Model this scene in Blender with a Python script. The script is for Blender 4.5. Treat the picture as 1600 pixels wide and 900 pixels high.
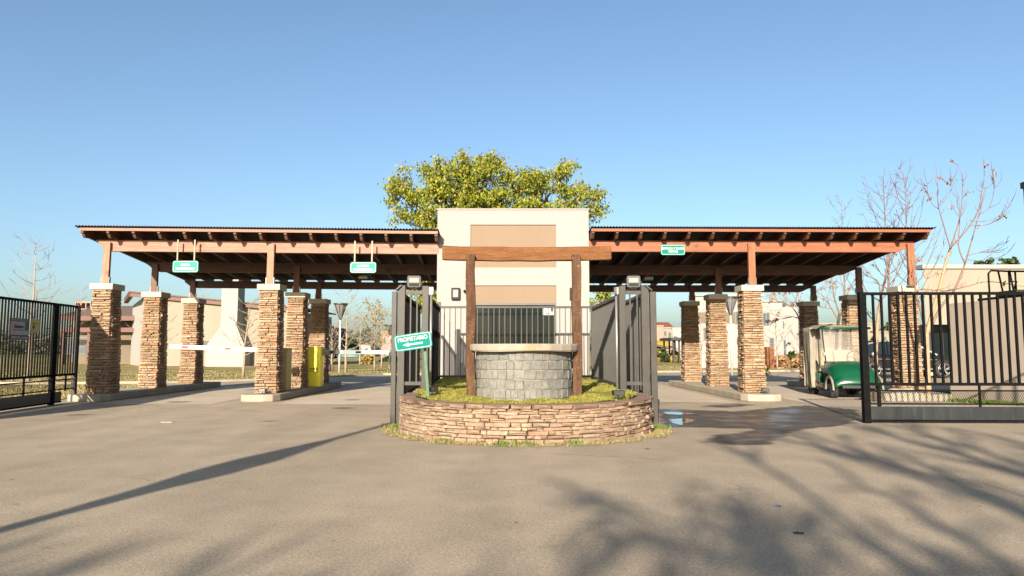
import bpy, math, random
from mathutils import Vector, Matrix
R = math.radians
sc = bpy.context.scene
for o in list(bpy.data.objects): bpy.data.objects.remove(o)
C = sc.collection

# ---------------------------------------------------------------- camera, sky, sun, exposure
F = 1100.0; PITCH = math.atan(96/1100.0); EYE = 1.25
cd = bpy.data.cameras.new('camera'); cam = bpy.data.objects.new('camera', cd); C.objects.link(cam)
cam.location = (0, 0, EYE); cam.rotation_euler = (R(90)+PITCH, 0, 0)
cd.sensor_width = 36; cd.lens = 36*F/1600; cd.clip_end = 5000; cd.clip_start = .05
sc.camera = cam
SUN_EL, SUN_AZ = 20.5, 12.0
w = bpy.data.worlds.new('World'); sc.world = w; w.use_nodes = True
nt = w.node_tree; nt.nodes.clear()
sky = nt.nodes.new('ShaderNodeTexSky'); sky.sky_type = 'NISHITA'; sky.sun_disc = False
sky.sun_elevation = R(SUN_EL); sky.sun_rotation = R(180+SUN_AZ)
sky.altitude = 50; sky.air_density = 0.92; sky.dust_density = 2.3; sky.ozone_density = 2.7
bg = nt.nodes.new('ShaderNodeBackground'); bg.inputs[1].default_value = 0.069
wo = nt.nodes.new('ShaderNodeOutputWorld')
tint = nt.nodes.new('ShaderNodeMix'); tint.data_type = 'RGBA'; tint.blend_type = 'MULTIPLY'; tint.inputs[0].default_value = 1; tint.inputs[7].default_value = (1.05, 1.09, 1.04, 1)
nt.links.new(sky.outputs[0], tint.inputs[6]); nt.links.new(tint.outputs[2], bg.inputs[0]); nt.links.new(bg.outputs[0], wo.inputs[0])
sl = bpy.data.lights.new('sun', 'SUN'); sl.energy = 5.0; sl.angle = R(0.53); sl.color = (1, .87, .70)
so = bpy.data.objects.new('sun', sl); C.objects.link(so)
sdir = Vector((math.sin(R(SUN_AZ))*math.cos(R(SUN_EL)), math.cos(R(SUN_AZ))*math.cos(R(SUN_EL)), -math.sin(R(SUN_EL))))
so.rotation_euler = sdir.to_track_quat('-Z', 'Y').to_euler(); so.location = (-10, -30, 25)
sc.view_settings.view_transform = 'Standard'; sc.view_settings.look = 'None'
sc.view_settings.gamma = 1; sc.view_settings.exposure = 1.5
sc.render.engine = 'CYCLES'
sc.render.resolution_x, sc.render.resolution_y = 1024, 576
sc.cycles.max_bounces = 6; sc.cycles.transparent_max_bounces = 12

# ---------------------------------------------------------------- measuring helpers (photo 1600x900 -> world)
def P(px, py, Y):
    u = (450-py)/F; c, s = math.cos(PITCH), math.sin(PITCH)
    t = Y/(c-u*s)
    return Vector(((px-800)/F*t, Y, EYE+t*(s+u*c)))
def G(px, py, z=0.0):
    u = (450-py)/F; c, s = math.cos(PITCH), math.sin(PITCH)
    t = (z-EYE)/(s+u*c)
    return Vector(((px-800)/F*t, t*(c-u*s), z))

# ---------------------------------------------------------------- mesh helpers
def absmat(o):
    m = Matrix.LocRotScale(o.location, o.rotation_euler, o.scale)
    if o.parent: return absmat(o.parent) @ o.matrix_parent_inverse @ m
    return m
def tag(o, label=None, cat=None, group=None, kind=None):
    if label: o['label'] = label
    if cat: o['category'] = cat
    if group: o['group'] = group
    if kind: o['kind'] = kind
    return o
def thing(name, label, cat, loc=(0,0,0), rz=0, group=None):
    o = bpy.data.objects.new(name, None); C.objects.link(o)
    o.empty_display_size = .2
    o.location = loc; o.rotation_euler = (0, 0, rz)
    return tag(o, label, cat, group)
def link(o, parent=None, world=False):
    C.objects.link(o)
    if parent:
        o.parent = parent
        if world: o.matrix_parent_inverse = absmat(parent).inverted()
    return o
class MB:
    def __init__(s): s.v = []; s.f = []; s.sm = []
    def add(s, vs, fs, smooth=False):
        b = len(s.v); s.v += [tuple(v) for v in vs]
        for f in fs: s.f.append(tuple(i+b for i in f)); s.sm.append(smooth)
        return s
    def box(s, x0, x1, y0, y1, z0, z1):
        v = [(x0,y0,z0),(x1,y0,z0),(x1,y1,z0),(x0,y1,z0),(x0,y0,z1),(x1,y0,z1),(x1,y1,z1),(x0,y1,z1)]
        return s.add(v, [(0,3,2,1),(4,5,6,7),(0,1,5,4),(1,2,6,5),(2,3,7,6),(3,0,4,7)])
    def bar(s, a, b, w, h=None, up=(0,0,1)):
        a = Vector(a); b = Vector(b); h = h or w
        d = (b-a).normalized(); u = Vector(up)
        if abs(d.dot(u)) > .98: u = Vector((0,1,0))
        r = d.cross(u).normalized(); u = r.cross(d)
        vs = []
        for p in (a, b):
            for q in ((-1,-1),(1,-1),(1,1),(-1,1)): vs.append(p+r*q[0]*w/2+u*q[1]*h/2)
        return s.add(vs, [(3,2,1,0),(4,5,6,7),(0,1,5,4),(1,2,6,5),(2,3,7,6),(3,0,4,7)])
    def tube(s, pts, rad, n=6, smooth=True, caps=True):
        pts = [Vector(p) for p in pts]
        if not hasattr(rad, '__len__'): rad = [rad]*len(pts)
        vs = []; fs = []
        ref = Vector((0.3,0.9,0.1))
        for i, p in enumerate(pts):
            d = (pts[min(i+1,len(pts)-1)]-pts[max(i-1,0)])
            if d.length < 1e-6: d = Vector((0,0,1))
            d.normalize()
            r = d.cross(ref)
            if r.length < .1: r = d.cross(Vector((1,0,0)))
            r.normalize(); u = r.cross(d)
            for k in range(n):
                a = 2*math.pi*k/n; vs.append(p+(r*math.cos(a)+u*math.sin(a))*rad[i])
        for i in range(len(pts)-1):
            for k in range(n):
                fs.append((i*n+k, i*n+(k+1)%n, (i+1)*n+(k+1)%n, (i+1)*n+k))
        if caps and n < 40:
            fs.append(tuple(reversed(range(n)))); fs.append(tuple(range((len(pts)-1)*n, len(pts)*n)))
        return s.add(vs, fs, smooth)
    def prism(s, poly, axis, a0, a1):
        """poly: 2D list; axis: 'x','y','z' extruded from a0 to a1"""
        def mk(p, a):
            return {'x': (a, p[0], p[1]), 'y': (p[0], a, p[1]), 'z': (p[0], p[1], a)}[axis]
        n = len(poly)
        vs = [mk(p, a0) for p in poly]+[mk(p, a1) for p in poly]
        fs = [tuple(range(n)), tuple(reversed(range(n, 2*n)))]
        for i in range(n): fs.append((i, n+i, n+(i+1)%n, (i+1)%n))
        return s.add(vs, fs)
    def lathe(s, prof, n=20, cx=0, cy=0, smooth=True):
        vs = []; fs = []
        for r, z in prof:
            for k in range(n):
                a = 2*math.pi*k/n; vs.append((cx+r*math.cos(a), cy+r*math.sin(a), z))
        for i in range(len(prof)-1):
            for k in range(n): fs.append((i*n+k, i*n+(k+1)%n, (i+1)*n+(k+1)%n, (i+1)*n+k))
        return s.add(vs, fs, smooth)
    def build(s, name, mat, parent=None, world=False, bevel=0, fix=True):
        me = bpy.data.meshes.new(name); me.from_pydata(s.v, [], s.f)
        me.polygons.foreach_set('use_smooth', s.sm)
        if mat: me.materials.append(mat)
        if fix and len(s.f) < 5000:
            import bmesh
            bm = bmesh.new(); bm.from_mesh(me); bmesh.ops.recalc_face_normals(bm, faces=bm.faces); bm.to_mesh(me); bm.free()
        me.update()
        o = bpy.data.objects.new(name, me); link(o, parent, world)
        if bevel:
            b = o.modifiers.new('bevel', 'BEVEL'); b.width = bevel; b.segments = 2; b.limit_method = 'ANGLE'
        return o
def copy_tree(o, parent=None):
    c = o.copy(); C.objects.link(c); c.parent = parent
    for ch in list(o.children): copy_tree(ch, c)
    return c
def rrect(w, h, r, n=5):
    pts = []
    for cx, cy, a0 in ((w/2-r, h/2-r, 0), (-w/2+r, h/2-r, 90), (-w/2+r, -h/2+r, 180), (w/2-r, -h/2+r, 270)):
        for k in range(n+1):
            a = R(a0+90*k/n); pts.append((cx+r*math.cos(a), cy+r*math.sin(a)))
    return pts
def text(name, body, parent, mat, width, height, loc, rot=(R(90),0,0), bold=.02, shear=0):
    cu = bpy.data.curves.new(name, 'FONT'); cu.body = body; cu.size = 1; cu.extrude = .01; cu.offset = bold
    cu.shear = shear; cu.resolution_u = 3
    t = bpy.data.objects.new(name, cu); C.objects.link(t)
    dg = bpy.context.evaluated_depsgraph_get()
    me = bpy.data.meshes.new_from_object(t.evaluated_get(dg))
    bpy.data.objects.remove(t)
    xs = [v.co.x for v in me.vertices]; ys = [v.co.y for v in me.vertices]
    x0, x1, y0, y1 = min(xs), max(xs), min(ys), max(ys)
    for v in me.vertices:
        v.co = Vector(((v.co.x-(x0+x1)/2)/(x1-x0)*width, (v.co.y-(y0+y1)/2)/(y1-y0)*height, v.co.z*.12))
    me.materials.clear(); me.materials.append(mat); me.name = name
    o = bpy.data.objects.new(name, me); link(o, parent); o.location = loc; o.rotation_euler = rot
    return o

# ---------------------------------------------------------------- materials
def hexc(h):
    r = [int(h[i:i+2], 16)/255 for i in (0, 2, 4)]
    return tuple((c/12.92 if c <= .04045 else ((c+.055)/1.055)**2.4) for c in r)+(1,)
ALB = .72     # overall reflectance level that goes with the exposure above
class NT:
    def __init__(s, name, rough=.6, metal=0, spec=.5):
        s.m = bpy.data.materials.new(name); s.m.use_nodes = True; s.t = s.m.node_tree
        s.b = s.t.nodes['Principled BSDF']; s.b.inputs['Roughness'].default_value = rough
        s.b.inputs['Metallic'].default_value = metal; s.b.inputs['Specular IOR Level'].default_value = spec
    def n(s, t, **k):
        x = s.t.nodes.new('ShaderNode'+t)
        for a, b in k.items(): setattr(x, a, b)
        return x
    def l(s, a, b): s.t.links.new(a, b)
    def coord(s, scale=(1,1,1), kind='Object'):
        tc = s.n('TexCoord'); mp = s.n('Mapping'); mp.inputs['Scale'].default_value = scale
        s.l(tc.outputs[kind], mp.inputs[0]); return mp.outputs[0]
    def wcoord(s, scale=(1,1,1)):
        g = s.n('NewGeometry'); mp = s.n('Mapping'); mp.inputs['Scale'].default_value = scale
        s.l(g.outputs['Position'], mp.inputs[0]); return mp.outputs[0]
    def noise(s, vec, scale, detail=4, rough=.55, dist=0):
        x = s.n('TexNoise'); x.inputs['Scale'].default_value = scale; x.inputs['Detail'].default_value = detail
        x.inputs['Roughness'].default_value = rough; x.inputs['Distortion'].default_value = dist
        s.l(vec, x.inputs['Vector']); return x.outputs['Fac']
    def ramp(s, fac, stops, interp='LINEAR'):
        x = s.n('ValToRGB'); x.color_ramp.interpolation = interp; e = x.color_ramp.elements
        while len(e) < len(stops): e.new(.5)
        for i, (p, c) in enumerate(stops): e[i].position = p; e[i].color = c if len(c) == 4 else tuple(c)+(1,)
        s.l(fac, x.inputs[0]); return x.outputs[0]
    def mix(s, fac, a, b, mode='MIX'):
        x = s.n('Mix', data_type='RGBA', blend_type=mode)
        for v, i in ((fac, 0), (a, 6), (b, 7)):
            if hasattr(v, 'is_linked') or hasattr(v, 'links'): s.l(v, x.inputs[i])
            else: x.inputs[i].default_value = v
        return x.outputs[2]
    def base(s, c):
        if isinstance(c, tuple): s.b.inputs['Base Color'].default_value = tuple(x*ALB for x in c[:3])+(1,)
        else: s.l(s.mix(1.0, c, (ALB, ALB, ALB, 1), 'MULTIPLY'), s.b.inputs['Base Color'])
    def bump(s, h, strength=.3, dist=.01):
        x = s.n('Bump'); x.inputs['Strength'].default_value = strength; x.inputs['Distance'].default_value = dist
        s.l(h, x.inputs['Height']); s.l(x.outputs[0], s.b.inputs['Normal'])
M = {}
KS = {'mortar': .5, 'well_mortar': .6, 'white_paint': .62, 'sign_mint': .48, 'sign_white': .5, 'rubber': 1, 'post_green': .4, 'car_black': .8, 'dark_plastic': .7, 'rod_cream': .35, 'kerb_cap': .85, 'taupe_wall': 1.75, 'cream_wall': .47, 'white_house': .47, 'yellow_paint': 1.6, 'khaki_paint': .9, 'pink_wall': .55, 'cart_green': .30, 'lamp_grey': .35, 'lamp_lens': .45, 'grey_paint': .45, 'white_wall': .43, 'cart_canvas': .5, 'well_mortar': .55, 'sign_green': .46}
def g3(v): return (v, v, v, 1)
def simple(key, col, rough=.5, metal=0, var=.12, scale=6, bump=.1, spec=.5):
    n = NT(key, rough, metal, spec); c = tuple(x*KS.get(key, .68) for x in col[:3])+(1,)
    v = n.coord(); f = n.noise(v, scale, 5)
    lo = tuple(x*(1-var) for x in c[:3])+(1,); hi = tuple(min(1, x*(1+var)) for x in c[:3])+(1,)
    n.base(n.ramp(f, [(.3, lo), (.7, hi)]))
    if bump: n.bump(n.noise(v, scale*12, 3), bump, .004)
    M[key] = n.m; return n.m
# asphalt
n = NT('asphalt', .82, spec=.3); v = n.wcoord()
big = n.noise(v, .22, 5, .6); med = n.noise(v, 1.6, 5, .6); fine = n.noise(v, 95, 2, .8); fine2 = n.noise(v, 38, 3, .7)
c = n.ramp(big, [(.3, (.335,.272,.196)), (.7, (.402,.334,.246))])
c = n.mix(.55, c, n.ramp(med, [(.3, g3(.38)), (.75, g3(.62))]), 'OVERLAY')
c = n.mix(.6, c, n.ramp(fine, [(.28, g3(.12)), (.5, g3(.5)), (.72, g3(.85))]), 'OVERLAY')
c = n.mix(.5, c, n.ramp(fine2, [(.3, g3(.25)), (.7, g3(.75))]), 'OVERLAY')
sp = n.noise(v, 7, 2, .5); c = n.mix(n.ramp(sp, [(.76, g3(0)), (.79, g3(.7))]), c, (.52,.46,.38,1))
st = n.noise(v, .9, 6, .7, 1.5); c = n.mix(n.ramp(st, [(.66, g3(0)), (.74, g3(.35))]), c, (.12,.10,.09,1))
vo = n.n('TexVoronoi', feature='DISTANCE_TO_EDGE'); vo.inputs['Scale'].default_value = .32
wv = n.n('VectorMath', operation='ADD'); nn = n.n('TexNoise'); nn.inputs['Scale'].default_value = 1.3; n.l(v, nn.inputs['Vector']); n.l(v, wv.inputs[0]); n.l(nn.outputs['Color'], wv.inputs[1]); n.l(wv.outputs[0], vo.inputs['Vector'])
crk = n.ramp(vo.outputs['Distance'], [(.0, g3(.7)), (.004, g3(.35)), (.009, g3(0))]); msk = n.ramp(n.noise(v, .17, 3), [(.52, g3(0)), (.60, g3(1))])
c = n.mix(n.mix(1.0, crk, msk, 'MULTIPLY'), c, (.11,.09,.07,1))
tr = n.noise(n.wcoord((1.1,.12,1)), 1, 3, .5); c = n.mix(.22, c, n.ramp(tr, [(.35, g3(.3)), (.65, g3(.68))]), 'OVERLAY')
n.base(c); n.bump(fine, .55, .012); M['asphalt'] = n.m
# concrete lanes
n = NT('concrete', .85, spec=.3); v = n.wcoord()
c = n.ramp(n.noise(v, .8, 6, .65), [(.3, (.42,.35,.27)), (.7, (.53,.45,.36))])
c = n.mix(.4, c, n.ramp(n.noise(v, 60, 3, .7), [(.3, g3(.3)), (.7, g3(.7))]), 'OVERLAY')
n.base(c); n.bump(n.noise(v, 40, 3), .3, .006); M['concrete'] = n.m
n = NT('kerb_concrete', .85, spec=.3); v = n.wcoord()
c = n.ramp(n.noise(v, 2.2, 6, .7), [(.3, (.30,.26,.20)), (.7, (.42,.37,.29))])
c = n.mix(n.ramp(n.noise(v, 9, 5, .7), [(.6, g3(0)), (.7, g3(.5))]), c, (.20,.17,.14,1))
n.base(c); n.bump(n.noise(v, 50, 3), .4, .006); M['kerb'] = n.m
# dry lawn
def lawn(key, a, b, c3):
    n = NT(key, .95, spec=.1); v = n.wcoord()
    c = n.ramp(n.noise(v, .35, 6, .65), [(.35, a), (.52, b), (.68, c3)])
    c = n.mix(.8, c, n.ramp(n.noise(v, 14, 4, .8), [(.3, g3(.2)), (.7, g3(.8))]), 'OVERLAY')
    n.base(c); n.bump(n.noise(v, 25, 4, .8), .7, .02); M[key] = n.m
lawn('lawn', (.13,.14,.035), (.28,.23,.09), (.42,.33,.16))
lawn('field', (.10,.12,.04), (.20,.18,.07), (.30,.25,.12))
lawn('moss', (.15,.15,.03), (.27,.24,.05), (.36,.29,.08))
n = NT('dirt', .95, spec=.1); v = n.wcoord()
c = n.ramp(n.noise(v, 3, 6, .7), [(.3, (.26,.20,.12)), (.5, (.38,.31,.20)), (.7, (.30,.27,.10))]); n.base(c); n.bump(n.noise(v, 30, 4, .8), .8, .02); M['dirt'] = n.m
# ledge stone: per piece colour
def stone(key, stops, island=False, rough=.85, gran=18):
    n = NT(key, rough, spec=.25)
    if island: r = n.n('NewGeometry').outputs['Random Per Island']
    else: r = n.n('ObjectInfo').outputs['Random']
    v = n.wcoord()
    kk = .54 if 'planter' in key else .62; av = {'granite_block': (.165,.16,.143), 'coping_stone': (.20,.13,.095), 'planter_stone': (.29,.195,.135)}.get(key, (.33,.21,.13))
    wt_ = .22 if 'granite' in key else .5
    stops = [(p, tuple(wt_*(q*kk)+(1-wt_)*a_ for q, a_ in zip(c_, av))) for p, c_ in stops]; c = n.ramp(r, stops, 'CONSTANT')
    c = n.mix(.6, c, n.ramp(n.noise(v, gran, 5, .7), [(.3, g3(.28)), (.7, g3(.72))]), 'OVERLAY')
    c = n.mix(.5, c, n.ramp(n.noise(v, 1.1, 5, .65), [(.3, g3(.28)), (.7, g3(.70))]), 'OVERLAY')
    if 'granite' in key: c = n.mix(n.ramp(n.noise(v, 4.5, 5, .7), [(.48, g3(0)), (.68, g3(.4))]), c, (.30,.285,.25,1))
    n.base(c); n.bump(n.noise(v, gran*3, 5, .75), .7, .012); M[key] = n.m
col_st = [(0,(.52,.36,.21)),(.14,(.60,.44,.28)),(.28,(.46,.30,.17)),(.40,(.66,.52,.36)),(.52,(.54,.30,.16)),(.60,(.56,.40,.25)),(.74,(.36,.26,.18)),(.80,(.62,.48,.33)),(.90,(.50,.38,.27)),(.96,(.44,.22,.12))]
stone('ledge_stone', col_st); stone('ledge_stone_joined', col_st, True)
pl_st = [(0,(.58,.43,.29)),(.16,(.66,.52,.37)),(.34,(.52,.38,.27)),(.46,(.62,.45,.32)),(.60,(.58,.36,.24)),(.68,(.64,.50,.38)),(.82,(.42,.30,.23)),(.88,(.60,.47,.30)),(.95,(.54,.30,.20))]
stone('planter_stone', pl_st, gran=14)
stone('coping_stone', [(0,(.36,.24,.18)),(.3,(.42,.28,.20)),(.6,(.32,.21,.16)),(.8,(.46,.30,.20))], gran=14)
stone('granite_block', [(0,(.34,.34,.32)),(.2,(.44,.43,.40)),(.4,(.27,.28,.26)),(.6,(.48,.46,.40)),(.8,(.38,.37,.34)),(.93,(.52,.46,.36))], gran=20)
simple('mortar', (.20,.15,.10,1), .95, var=.2, scale=8); simple('well_mortar', (.42,.41,.37,1), .95, var=.15, scale=12)
n = NT('well_slab', .8, spec=.3); v = n.coord()
c = n.ramp(n.noise(v, 2.2, 5, .6), [(.35, (.27,.235,.19)), (.58, (.33,.285,.23)), (.68, (.31,.21,.12))]); n.base(c)
n.bump(n.noise(v, 30, 4, .7), .4, .01); M['well_slab'] = n.m
# timber
def wood(key, a, b, c3, axis=(1,14,14), rough=.6, island=False):
    n = NT(key, rough, spec=.3); v = n.coord(axis)
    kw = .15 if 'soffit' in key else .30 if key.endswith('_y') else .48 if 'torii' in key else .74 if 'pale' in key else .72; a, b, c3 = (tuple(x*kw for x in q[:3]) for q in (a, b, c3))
    g = n.noise(v, 1.6, 6, .65, .6); c = n.ramp(g, [(.3, a), (.5, b), (.7, c3)])
    k = n.noise(n.coord(), 3.2, 2, .4); c = n.mix(n.ramp(k, [(.68, g3(0)), (.76, g3(.6))]), c, tuple(x*.45 for x in a[:3])+(1,))
    g2 = n.noise(v, 9, 3, .8); c = n.mix(.35, c, n.ramp(g2, [(.3, g3(.25)), (.7, g3(.75))]), 'OVERLAY')
    if 'torii_post' in key: c = n.mix(n.ramp(n.noise(n.coord(), 26, 3, .7), [(.60, g3(0)), (.68, g3(.7))]), c, (.30,.20,.13,1))
    n.base(c); n.bump(g2, .35 if 'torii' not in key else .9, .006 if 'torii' not in key else .02); M[key] = n.m
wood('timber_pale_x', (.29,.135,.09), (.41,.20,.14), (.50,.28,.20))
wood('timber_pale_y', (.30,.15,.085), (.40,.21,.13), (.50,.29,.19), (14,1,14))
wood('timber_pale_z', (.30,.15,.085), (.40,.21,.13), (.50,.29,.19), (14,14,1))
wood('timber_shaded_x', (.10,.050,.034), (.14,.070,.048), (.19,.10,.07))  # same timber as the front; shade under the roof painted into the colour
wood('timber_shaded_z', (.13,.062,.040), (.19,.09,.06), (.25,.13,.09), (14,14,1))  # inner posts, likewise darkened to imitate canopy shade
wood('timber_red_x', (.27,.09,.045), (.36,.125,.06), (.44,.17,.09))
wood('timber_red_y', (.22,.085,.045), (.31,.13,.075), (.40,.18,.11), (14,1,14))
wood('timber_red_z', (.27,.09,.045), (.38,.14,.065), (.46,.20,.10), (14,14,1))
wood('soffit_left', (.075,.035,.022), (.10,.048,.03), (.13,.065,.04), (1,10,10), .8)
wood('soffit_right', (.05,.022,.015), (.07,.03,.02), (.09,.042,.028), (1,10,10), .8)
wood('torii_beam', (.28,.105,.03), (.40,.16,.05), (.48,.22,.08), (1.2,9,9), .7)
wood('torii_post', (.11,.048,.022), (.20,.095,.045), (.30,.17,.10), (9,9,1.2), .85)
# walls
def plaster(key, col, stain=.10):
    n = NT(key, .88, spec=.2); v = n.wcoord(); col = tuple(x*KS.get(key, .43) for x in col); c = tuple(col)+(1,)
    c2 = n.ramp(n.noise(v, .7, 6, .65), [(.3, tuple(x*(1-stain) for x in col)+(1,)), (.6, c)])
    vs = n.noise(n.wcoord((5,5,.4)), 1, 4, .6); c2 = n.mix(n.ramp(vs, [(.60, g3(0)), (.8, g3(.22))]), c2, tuple(x*.72 for x in col)+(1,))
    n.base(c2); n.bump(n.noise(v, 45, 4, .7), .2, .006); M[key] = n.m
plaster('white_wall', (.78,.71,.68), .05); plaster('peach_wall', (.56,.41,.29), .06)
plaster('cream_wall', (.60,.54,.43)); plaster('white_house', (.74,.71,.66), .05); plaster('pink_wall', (.62,.43,.34))
plaster('taupe_wall', (.33,.28,.23)); plaster('beige_band', (.42,.34,.24)); plaster('orange_tile', (.50,.20,.10)); plaster('yellow_wall', (.68,.46,.08))
plaster('roof_felt', (.34,.26,.21)); plaster('dark_block', (.10,.12,.16)); plaster('brick_wall', (.42,.20,.12))
simple('brown_paint', (.17,.06,.04,1), .6); simple('grey_trim', (.25,.25,.25,1), .5)
# metals and plastics
n = NT('gate_black', .75, spec=.06); v = n.wcoord()
n.base(n.ramp(n.noise(v, 9, 5, .7), [(.3, (.004,.0045,.005)), (.62, (.007,.007,.007)), (.8, (.022,.019,.016))])); M['gate_black'] = n.m
n = NT('post_grey', .5, spec=.3); v = n.wcoord()
c = n.ramp(n.noise(v, 4, 5, .65), [(.3, (.034,.031,.027)), (.7, (.056,.051,.044))])
c = n.mix(n.ramp(n.noise(v, 22, 4, .7), [(.66, g3(0)), (.72, g3(.6))]), c, (.14,.13,.12,1)); n.base(c); M['post_grey'] = n.m
n = NT('gate_plate', .38, spec=.6); v = n.wcoord((9,9,.8))
n.base(n.ramp(n.noise(v, 1.5, 5, .7), [(.3, (.006,.008,.010)), (.55, (.012,.016,.019)), (.75, (.045,.045,.04))])); M['gate_plate'] = n.m
simple('galvanised', (.50,.49,.47,1), .4, .6); simple('roof_metal', (.06,.055,.055,1), .55, .3); simple('steel', (.30,.30,.31,1), .35, .8)
simple('white_paint', (.80,.79,.76,1), .45, var=.04); simple('red_reflector', (.60,.05,.04,1), .4); simple('grey_paint', (.40,.38,.37,1), .5)
simple('yellow_paint', (.82,.62,.03,1), .4, var=.05); simple('khaki_paint', (.48,.38,.14,1), .5, var=.06)
simple('sign_green', (.0,.40,.33,1), .6, var=.05, spec=.1); simple('sign_mint', (.10,.62,.48,1), .6, var=.05, spec=.1); simple('sign_white', (.85,.90,.86,1), .4, var=.02)
simple('post_green', (.04,.26,.10,1), .5, var=.3, scale=20); simple('sign_dark', (.02,.02,.025,1), .5); simple('poster_grey', (.50,.52,.58,1), .6, var=.04)
simple('poster_red', (.55,.10,.08,1), .6); simple('poster_teal', (.05,.14,.17,1), .6); simple('poster_yellow', (.68,.58,.22,1), .6); simple('ink_black', (.015,.015,.02,1), .6); simple('rod_cream', (.50,.50,.30,1), .5)
simple('rubber', (.018,.018,.019,1), .85); simple('cart_green', (.01,.22,.10,1), .3, var=.1); simple('cart_canvas', (.52,.47,.37,1), .85, var=.2, scale=3)
simple('seat_cream', (.62,.52,.33,1), .6); simple('chassis_beige', (.30,.26,.20,1), .6, var=.2); simple('dark_plastic', (.025,.025,.025,1), .5); simple('rim_metal', (.45,.44,.42,1), .3, .8, var=.1)
simple('car_black', (.010,.011,.014,1), .15, .2, var=.05, bump=0, spec=.8); simple('chrome', (.72,.72,.72,1), .25, .7); simple('blue_paint', (.03,.08,.25,1), .4); simple('teal_paint', (.02,.16,.14,1), .5)
simple('car_silver', (.45,.47,.50,1), .3, .5); simple('cable_pink', (.55,.20,.28,1), .5); simple('lamp_grey', (.20,.20,.20,1), .45, .4); simple('lamp_lens', (.75,.70,.58,1), .15, var=.05, bump=0)
simple('concrete_pole', (.35,.33,.30,1), .8); simple('paper_white', (.8,.8,.78,1), .7); simple('rust', (.40,.13,.05,1), .8)
def glass(key, col, rough, alpha):
    n = NT(key, rough, spec=.22 if key == 'dark_glass' else .6); n.base(tuple(col)+(1,)); n.b.inputs['Alpha'].default_value = alpha; M[key] = n.m
glass('dark_glass', (.007,.013,.014), .10, 1); glass('window_glass', (.10,.12,.14), .08, 1); glass('cart_screen', (.34,.31,.27), .35, .36); glass('car_glass', (.012,.018,.022), .04, 1)
n = NT('water', .03, spec=.9); n.base((.05,.06,.07,1)); v = n.wcoord(); n.bump(n.noise(v, 3, 2), .03, .01); at = n.n('Attribute', attribute_name='soft'); n.l(at.outputs['Fac'], n.b.inputs['Alpha']); M['water'] = n.m
n = NT('wet_asphalt', .38, spec=.45); v = n.wcoord()
c = n.ramp(n.noise(v, 3, 5, .7), [(.35, (.050,.042,.036)), (.7, (.095,.078,.064))]); n.base(c)
rr = n.ramp(n.noise(v, 1.3, 4, .6), [(.40, g3(.30)), (.60, g3(.62))]); n.l(rr, n.b.inputs['Roughness']); n.bump(n.noise(v, 95, 2), .25, .006)
at = n.n('Attribute', attribute_name='soft'); n.l(at.outputs['Fac'], n.b.inputs['Alpha']); M['wet'] = n.m
# bark, leaves
def bark(key, a, b):
    n = NT(key, .9, spec=.15); v = n.wcoord((1,1,.35)); n.base(n.ramp(n.noise(v, 14, 5, .7), [(.3, a), (.7, b)])); n.bump(n.noise(v, 40, 3), .5, .01); M[key] = n.m
bark('bark_dark', (.045,.032,.024), (.12,.09,.07)); bark('bark_pale', (.26,.20,.15), (.42,.33,.25)); bark('bark_tan', (.30,.19,.11), (.46,.31,.20)); bark('bark_red', (.17,.11,.09), (.28,.19,.15))
def leaf(key, stops, tr=.35):
    m = bpy.data.materials.new(key); m.use_nodes = True; t = m.node_tree; t.nodes.clear()
    g = t.nodes.new('ShaderNodeNewGeometry'); r = t.nodes.new('ShaderNodeValToRGB'); e = r.color_ramp.elements
    while len(e) < len(stops): e.new(.5)
    for i, (p, c) in enumerate(stops): e[i].position = p; e[i].color = tuple(c)+(1,)
    t.links.new(g.outputs['Random Per Island'], r.inputs[0])
    d = t.nodes.new('ShaderNodeBsdfPrincipled'); d.inputs['Roughness'].default_value = .55; d.inputs['Specular IOR Level'].default_value = .3
    tl = t.nodes.new('ShaderNodeBsdfTranslucent'); mx = t.nodes.new('ShaderNodeMixShader'); mx.inputs[0].default_value = tr
    o = t.nodes.new('ShaderNodeOutputMaterial')
    ml = t.nodes.new('ShaderNodeMix'); ml.data_type = 'RGBA'; ml.blend_type = 'MULTIPLY'; ml.inputs[0].default_value = 1; k_ = .95 if key == 'leaf_olive' else ALB; ml.inputs[7].default_value = (k_, k_, k_, 1); t.links.new(r.outputs[0], ml.inputs[6])
    t.links.new(ml.outputs[2], d.inputs[0]); t.links.new(ml.outputs[2], tl.inputs[0])
    t.links.new(d.outputs[0], mx.inputs[1]); t.links.new(tl.outputs[0], mx.inputs[2]); t.links.new(mx.outputs[0], o.inputs[0]); M[key] = m
leaf('leaf_olive', [(0,(.07,.10,.012)),(.3,(.17,.21,.02)),(.65,(.28,.30,.03)),(.9,(.36,.33,.04)),(1,(.38,.27,.10))], .42)
leaf('leaf_autumn', [(0,(.26,.14,.07)),(.5,(.42,.24,.12)),(1,(.55,.36,.20))])
leaf('leaf_gold', [(0,(.36,.26,.08)),(.5,(.50,.36,.12)),(1,(.30,.26,.08))])
leaf('leaf_dark', [(0,(.04,.07,.02)),(.5,(.07,.11,.03)),(1,(.12,.15,.05))])
leaf('leaf_far', [(0,(.09,.11,.06)),(.6,(.15,.16,.09)),(1,(.22,.20,.13))])
leaf('leaf_grey', [(0,(.20,.17,.12)),(1,(.34,.30,.24))])
leaf('blade', [(0,(.11,.16,.025)),(.35,(.22,.24,.04)),(.7,(.35,.31,.05)),(1,(.42,.33,.10))], .15)
leaf('blade_green', [(0,(.06,.13,.02)),(.5,(.13,.22,.03)),(1,(.24,.27,.05))], .15)
leaf('blade_dry', [(0,(.16,.15,.05)),(.5,(.29,.24,.10)),(1,(.42,.33,.18))], .12)

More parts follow.
